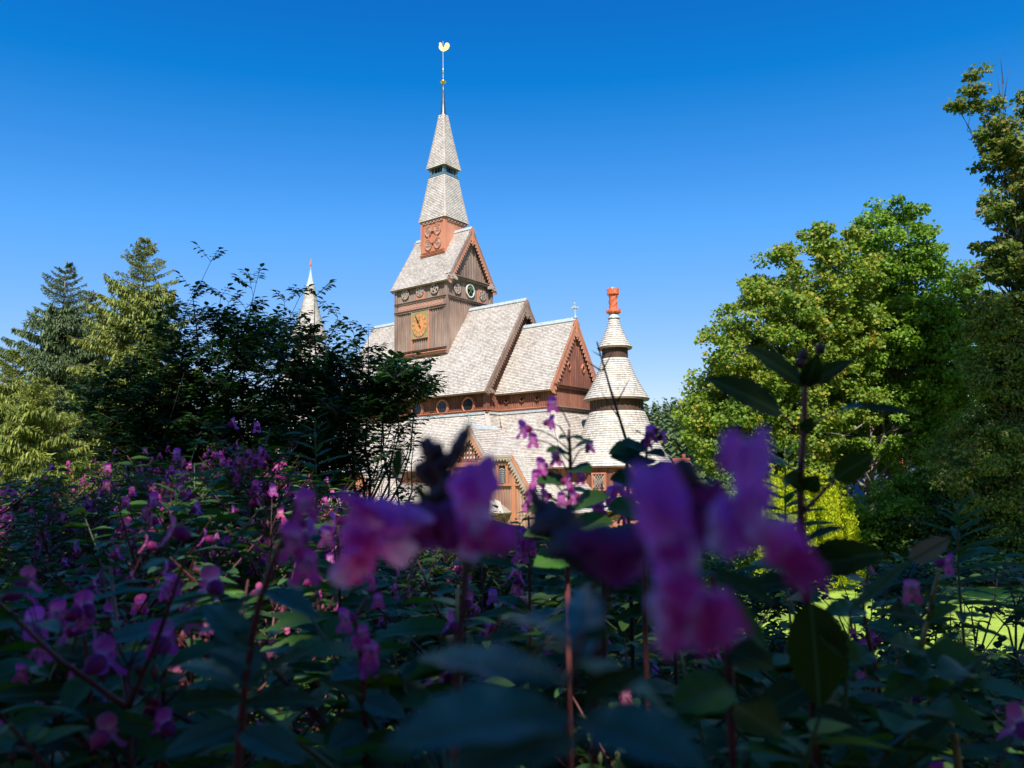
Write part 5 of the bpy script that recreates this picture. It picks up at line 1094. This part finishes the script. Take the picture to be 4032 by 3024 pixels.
for i,(bx,by,tx,ty,w) in enumerate([(2240,1720,2200,1730,.016),(2242,1720,2300,1735,.016),(2245,1790,2150,1780,.032),(2245,1780,2330,1740,.034),(2245,1850,2330,1860,.04),(2240,1900,2110,1900,.04),(2245,2000,2400,1960,.05),(2240,2030,2080,2010,.045),(2240,2080,2420,2060,.05),(2238,2100,2060,2110,.05),(2236,2160,2350,2190,.05),(2236,2200,2100,2230,.05)]): leaf_obj(R5,P(bx,by,1.25),P(tx,ty,1.2),w,'elder' if i<6 else 'bals',(0,-.7,.7),.15,seed=i)
R6=near_root(2540,1.35,'balsam_plant','balsam plant with one violet flower head in front of the conical apse')
stem_obj(R6,[ground_pt(2545,1.35),P(2540,2500,1.35),P(2540,2050,1.35),P(2548,1720,1.35)],.006,.002)
for i,(a,b,s) in enumerate([(2560,1705,70),(2545,1735,60),(2610,1720,55),(2595,1690,40)]): flower_at(R6,a,b,1.33,s,.5*i,.1,'petal3'); stem_obj(R6,[P(2548,1760,1.35),P(a,b,1.33)],.0014,.001,name='side_stem',n=5)
for i,(bx,by,tx,ty,w) in enumerate([(2546,1790,2450,1750,.05),(2545,1800,2500,1840,.05),(2545,1780,2620,1800,.03),(2540,1850,2400,1800,.05),(2540,1860,2680,1850,.04),(2540,1920,2400,1890,.06),(2540,1940,2690,1960,.05),(2540,2020,2390,2010,.06),(2540,2060,2660,2100,.05),(2540,2140,2400,2180,.05),(2550,1730,2500,1700,.02),(2545,1760,2395,1790,.045)]): leaf_obj(R6,P(bx,by,1.35),P(tx,ty,1.3),w,'elder' if i<7 else 'bals',(0,-.7,.7),.15,seed=i+40)
# middle group hiding the church foot
for j,(px,d,pt,lab) in enumerate([(2370,1.6,1900,'leafy balsam plant under the conical apse, between the two violet-flowered ones'),(2080,1.7,2030,'leafy balsam plant right of the porch, with low violet flowers'),(2650,1.6,1960,'leafy balsam plant at the right foot of the apse'),(1330,1.5,2050,'leafy balsam plant left of the drooping violet flower')]):
    R=near_root(px,d,'balsam_plant',lab); rr=RS(700+j); stem_obj(R,[ground_pt(px,d),P(px+10,2600,d),P(px,pt,d)],.006,.002)
    for k in range(30):
        yy=pt+20+rr.rand()**1.1*600; a=rr.rand()*6.28; L=.09+.07*rr.rand(); b=P(px,yy,d); leaf_obj(R,b,b+Vector((math.cos(a)*L,math.sin(a)*L*.7,L*(.3-.5*rr.rand()))),L*.34,'bals',(rr.normal()*.2,-.4,1),.15,seed=k)
    for k in range(5): flower_at(R,px-90+180*rr.rand(),pt-20+160*rr.rand(),d-.04,60+30*rr.rand(),rr.normal()*.8,.1,'petal3')
# H7 right yellow stem
R7=near_root(3690,.95,'balsam_plant','balsam plant with a straw-yellow stem and one magenta flower at the lower right')
stem_obj(R7,[ground_pt(3760,.95),P(3760,2900,.95),P(3650,2720,.95),P(3625,2600,.95),P(3660,2400,.95),P(3700,2240,.95)],.0052,.0022,'ystem')
flower_at(R7,3725,2215,.93,85,.6,.2,'petal'); flower_at(R7,3590,2315,.94,95,-.5,.3,'petal2'); stem_obj(R7,[P(3655,2420,.95),P(3620,2360,.94),P(3600,2320,.94)],.0013,.001,name='side_stem')
for i,(bx,by,tx,ty,w,m) in enumerate([(3640,2440,3480,2410,.03,'olivel'),(3650,2440,3780,2390,.026,'broad'),(3640,2560,3500,2530,.034,'broad'),(3650,2570,3880,2640,.055,'broad'),(3640,2650,3480,2750,.04,'broad'),(3630,2700,3780,2760,.04,'bals'),(3660,2760,3900,2890,.04,'bals'),(3720,2860,3560,2980,.04,'broad'),(3640,2620,3520,2640,.03,'teal'),(3660,2400,3640,2300,.02,'olivel'),(3630,2580,3560,2680,.03,'broad')]): leaf_obj(R7,P(bx,by,.95),P(tx,ty,.92),w,m,(.1,-.7,.7),.12,seed=i+60)
R8=near_root(3440,1.2,'balsam_plant','balsam plant with a bright pink flower catching the sun above the lawn')
stem_obj(R8,[ground_pt(3460,1.2),P(3460,2700,1.2),P(3400,2400,1.2),P(3420,2240,1.2)],.005,.0016); flower_at(R8,3420,2215,1.18,75,1.1,.1,'petal2'); 
for i,(bx,by,tx,ty,w,m) in enumerate([(3415,2300,3260,2250,.03,'bals'),(3405,2340,3560,2290,.03,'olivel'),(3405,2400,3240,2420,.04,'bals'),(3410,2460,3540,2500,.04,'broad'),(3430,2560,3290,2620,.05,'broad'),(3445,2640,3600,2700,.05,'broad')]): leaf_obj(R8,P(bx,by,1.2),P(tx,ty,1.15),w,m,(.1,-.6,.8),.12,seed=i+80)
R9=near_root(3350,.8,'grass_blade','long grey leaf with a curled withered tan tip above the lawn'); leaf_obj(R9,P(3350,2400,.82),P(3590,2200,.80),.014,'teal',(-.4,-.9,.3),.05); leaf_obj(R9,P(3580,2210,.80),P(3745,2115,.80),.022,'dry',(-.3,-.9,.4),-.1,label='curled withered tan tip'); stem_obj(R9,[ground_pt(3350,.85),P(3330,2800,.84),P(3350,2400,.82)],.003,.0015,'gstem')
# H10 bottom centre near leaves
R10=near_root(2260,.42,'balsam_plant','flowerless plant with big blurred blue-green leaves at the bottom middle')
stem_obj(R10,[ground_pt(2260,.26),P(2260,3300,.26),P(2240,2750,.26),P(2290,2480,.26)],.0014,.001,'stem')
for i,(bx,by,tx,ty,w,m,d1,d2) in enumerate([(2300,2600,2305,2310,.026,'teal',.26,.38),(2240,2520,1950,2440,.016,'teal',.26,.40),(2230,2700,1640,2590,.034,'teal',.26,.36),(2230,2800,1500,2960,.048,'teal',.40,.32),(2250,2880,1750,3080,.04,'teal',.40,.33),(2280,2620,2720,2900,.034,'teal',.26,.36),(2280,2820,2800,3040,.036,'teal',.41,.34),(2290,2520,2440,2480,.010,'olivel',.26,.26),(2240,2560,1960,2640,.026,'olivel',.26,.4),(2280,2760,2560,2640,.02,'olivel',.26,.26),(2230,2700,2000,2800,.04,'olivel',.26,.40)]):
    leaf_obj(R10,P(bx,by,.26),P(tx,ty,.26-.04*(d1-d2)/.06),w*.62,m,(.1*((i%3)-1),-.55,.85),.12,seed=i+90)
R11=near_root(2900,.5,'balsam_plant','blurred dark leafy plant below the largest violet flower')
stem_obj(R11,[ground_pt(2900,.55),P(2890,3100,.55),P(2860,2500,.52),P(2800,2260,.5)],.004,.002)
for i,(bx,by,tx,ty,w,m) in enumerate([(2800,2260,3050,2380,.02,'olivel'),(2830,2330,3020,2560,.018,'bals'),(2860,2480,2620,2560,.03,'olivel'),(2870,2560,3050,2640,.03,'olivel'),(2880,2700,2640,2800,.035,'bals'),(2890,2780,3080,2900,.035,'olivel')]): leaf_obj(R11,P(bx,by,.52),P(tx,ty,.5),w,m,(0,-.6,.8),.12,seed=i+110)
# H14 lower-left sharp stack
R12=near_root(1420,.85,'balsam_plant','balsam plant with a bright magenta flower spike, lower left of the middle')
stem_obj(R12,[ground_pt(1440,.9),P(1440,3000,.9),P(1425,2600,.88),P(1400,2440,.87),P(1450,2350,.87)],.005,.0018)
for i,(a,b,s) in enumerate([(1365,2430,95),(1425,2490,75),(1462,2560,110),(1450,2610,95),(1490,2360,60),(1470,2290,55),(1440,2260,60),(1405,2520,60)]): flower_at(R12,a,b,.86,s,.6*((i*3)%5-2)/2,.15,'petal')
for i,(bx,by,tx,ty,w,m) in enumerate([(1430,2640,1300,2680,.03,'teal'),(1430,2650,1560,2640,.02,'olivel'),(1430,2740,1250,2680,.03,'olivel'),(1435,2760,1600,2830,.03,'teal'),(1440,2860,1290,2960,.04,'teal'),(1440,2900,1620,3000,.04,'bals')]): leaf_obj(R12,P(bx,by,.88),P(tx,ty,.84),w,m,(0,-.6,.8),.12,seed=i+130)
R13=near_root(700,1.0,'balsam_plant','balsam plant with a dark violet flower spike in the left half of the bed')
stem_obj(R13,[ground_pt(640,1.0),P(640,2900,1.0),P(650,2500,1.0),P(670,2250,1.0)],.005,.002)
for i,(a,b,s) in enumerate([(662,2225,65),(672,2290,75),(700,2300,60),(640,2330,60),(710,2360,60),(740,2370,50),(690,2345,60)]): flower_at(R13,a,b,.98,s,.5*((i*3)%5-2),.1,'petal3')
for i in range(9): a=i*2.4; b=P(655,2460+i*55,1.0); leaf_obj(R13,b,b+Vector((math.cos(a)*.11,math.sin(a)*.06,.02-.02*(i%3))),.034,'bals',(0,-.5,1),.15,seed=i+150)
R14=near_root(400,.9,'balsam_plant','balsam plant with blurred violet flowers at the lower left edge')
stem_obj(R14,[ground_pt(360,.9),P(360,3000,.9),P(350,2650,.9),P(330,2500,.9)],.005,.002)
for i,(a,b,s) in enumerate([(260,2490,70),(320,2440,70),(150,2540,80),(170,2570,70),(90,2640,70),(380,2500,60)]): flower_at(R14,a,b,.9,s,.5*((i*3)%5-2),.1,'petal3' if i%2 else 'petal')
for i in range(11): a=i*2.4; b=P(350,2560+i*45,.9); leaf_obj(R14,b,b+Vector((math.cos(a)*.12,math.sin(a)*.06,.03-.03*(i%3))),.036,['teal','olivel','bals'][i%3],(0,-.5,1),.15,seed=i+170)
put(1040,3.2,1810,1); put(1180,3.3,1840,5)
def willowherb(px,d,pt,seed,label,n=34):
    R=near_root(px,d,'willowherb',label); rr=RS(seed); stem_obj(R,[ground_pt(px,d),P(px+8,(pt+2700)/2,d),P(px,pt,d)],.005,.0015,'gstem')
    for k in range(n):
        t=k/n; b=P(px+4,pt+10+(t**1.1)*520,d); a=k*2.4; L=(.05+.10*min(1,t*2.2))*(.85+.3*rr.rand()); leaf_obj(R,b,b+Vector((math.cos(a)*L,math.sin(a)*L*.8,L*(.55-.8*t))),L*.17,'broad',(0,-.5,1),.1,seed=k)
willowherb(1240,3.0,1640,1,'tall narrow-leaved weed in front of the dark elder bush'); willowherb(3770,2.0,1975,2,'narrow-leaved weed rising above the bed at the lower right'); willowherb(3090,2.3,1760,3,'narrow-leaved weed just left of the tall dark stem'); willowherb(690,2.8,1880,4,'short narrow-leaved weed among the pink flowers on the left')
# bare twigs
b_=ground_pt(2465,1.7)
bare_twigs('bare_stalk',b_,[([b_,P(2480,2200,1.7),P(2465,1730,1.7),P(2400,1520,1.7),P(2350,1345,1.7)],.006),([P(2440,1650,1.7),P(2365,1540,1.7)],.002),([P(2432,1580,1.7),P(2480,1490,1.7)],.002),([P(2368,1460,1.7),P(2290,1410,1.7)],.002),([P(2372,1460,1.7),P(2415,1380,1.7)],.002),([P(2362,1400,1.7),P(2330,1380,1.7)],.0015)],'bare dark red stalk leaning across the conical apse')
for k,(px,d,tops_) in enumerate([(3850,4.2,[(3760,2300),(3930,2260),(4010,2380)]),(3380,4.6,[(3300,2260),(3440,2330),(3180,2300)]),(4000,3.2,[(4080,2300),(3900,2400),(3960,2250)])]):
    b_=ground_pt(px,d); m_=P(px,2600,d); bare_twigs('bare_shoot',b_,[([b_,m_,P((px+a)/2+20,(2600+b)/2-30,d),P(a,b,d)],.008) for a,b in tops_]+[([P((px+a)/2+20,(2600+b)/2-30,d),P(a+70,b+70,d)],.004) for a,b in tops_],['forked bare shoot in front of the lawn, left of the furthest right one','forked bare shoot in front of the lawn, behind the withered leaf','nearest forked bare shoot at the right edge in front of the lawn'][k])
x,y=Wd(4000,40); b_=Vector((x,y,gz(x,y)))
bare_twigs('dead_tree',b_,[([b_,P(3990,1500,40),P(3965,900,40),P(3955,560,40),P(3945,260,40)],.05),([P(3960,440,40),P(3935,360,40),P(3925,290,40)],.025),([P(3955,380,40),P(3975,260,40)],.02),([P(3950,330,40),P(3940,230,40),P(3955,210,40)],.02),([P(3870,430,40),P(3800,395,40),P(3770,392,40)],.03),([P(3870,430,40),P(3800,430,40),P(3765,443,40)],.03),([P(3965,640,40),P(3920,500,40),P(3870,425,40)],.035)],'leafless dead tree top among the red-tinged crown at the right edge')
# ================================================================== HOUSES AND HILL
def house(px,d,w_,dp_,h,rh,label,wall='orange',roof='tile',rz=.3,zb=None,lift=0):
    x,y=Wd(px,d); z=gz(x,y)-.3+lift; root=thing('house',(x,y,z),label,'house',None,rz)
    mb=MB(); mb.box((0,0,h/2),(w_/2,dp_/2,h/2)); 
    for s in(-1,1): mb.poly([(s*w_/2*.999,-dp_/2,h),(s*w_/2*.999,dp_/2,h),(s*w_/2*.999,0,h+rh)],(-s*.2,0,0))
    mb.build('wall',MT[wall],root); rf=MB()
    for s in(-1,1): rf.poly([(-w_/2-.4,s*(dp_/2+.5),h-.35),(w_/2+.4,s*(dp_/2+.5),h-.35),(w_/2+.4,0,h+rh+.1),(-w_/2-.4,0,h+rh+.1)],(0,0,.2))
    r=rf.build('roof',MT[roof],root); m=MB(); m.box((w_*.25,.6,h+rh+.3),(.35,.35,.8)); m.build('chimney',MT['tile'],r)
    for i in range(3):
        for zz_ in ((1.5,) if h<4 else (1.5,4.2)):
            m=MB(); cx_=(-w_/2+w_*(i+.5)/3,-dp_/2-.03,zz_); m.box(cx_,(.6,.05,.75)); wo=m.build('window',MT['white'],root); m=MB(); m.box((cx_[0],cx_[1]-.04,cx_[2]),(.5,.03,.65)); m.build('pane',MT['glass'],wo)
    return root
house(2685,165,3.0,3,1.5,1.3,'small orange house with a red roof beside the conical apse','salmon','tile',.1,lift=zat(1856,165,2685)-gz(*Wd(2685,165)))
house(3110,90,7,6,3.5,2.2,'red-roofed house glimpsed under the broad maple','white','tile',-.2,lift=1)
house(3480,60,9,8,3.5,2.6,'pale house glimpsed through the shrubs behind the golden conifer','white','slate',.2)
house(350,75,13,9,5,3.6,'red-roofed house hidden behind the spruces and elder bush','salmon','tile',.3)
# wooded hill
hx=np.linspace(-500,600,56); hy=np.array([150,190,240,300,360,430,520]); V=[];
for y in hy:
    for x in hx: V.append((x,y,gz(x,y)-1+ (y-150)/170*9*(1+.35*math.sin(x*.011+1)+.2*math.sin(x*.03)) - max(0,(y-360))*.04))
nx=len(hx); F=[(j*nx+i,j*nx+i+1,(j+1)*nx+i+1,(j+1)*nx+i) for j in range(len(hy)-1) for i in range(nx-1)]
V=np.array(V); o=npmesh('hill',V,np.array(F),m_plain('hill_ground',(.06,.09,.03),.9),smooth=True); o['kind']='structure'
rs=RS(44); P_=[];X_=[];Z_=[];S_=[];n=2600
px=rs.rand(n)*700-250; py_=170+rs.rand(n)*250; hz=np.array([np.interp(x,hx,V[np.abs(hy-y).argmin()*nx:(np.abs(hy-y).argmin()+1)*nx,2]) for x,y in zip(px,py_)])
for k in range(10):
    t=k/10; m=6; 
    for j in range(m):
        a=rs.rand(n)*6.28; r=3.2*(1-t); hgt=(11+5*rs.rand(n))
        P_.append(np.stack([px+0*a,py_,hz+hgt*(t+.1)],1)); X_.append(np.stack([np.cos(a),np.sin(a),-.5+0*a],1)); Z_.append(np.stack([np.cos(a)*.5,np.sin(a)*.5,1+0*a],1)); S_.append(r+.6+rs.rand(n)*.5)
V,F,uv=scatter(LEAF4,F4,np.concatenate(P_),np.concatenate(X_),np.concatenate(Z_),np.concatenate(S_),1.1)
o=npmesh('forest',V,F,MT['spruce2']); tag(o,'dark conifer forest covering the distant hillside','forest',kind='stuff')
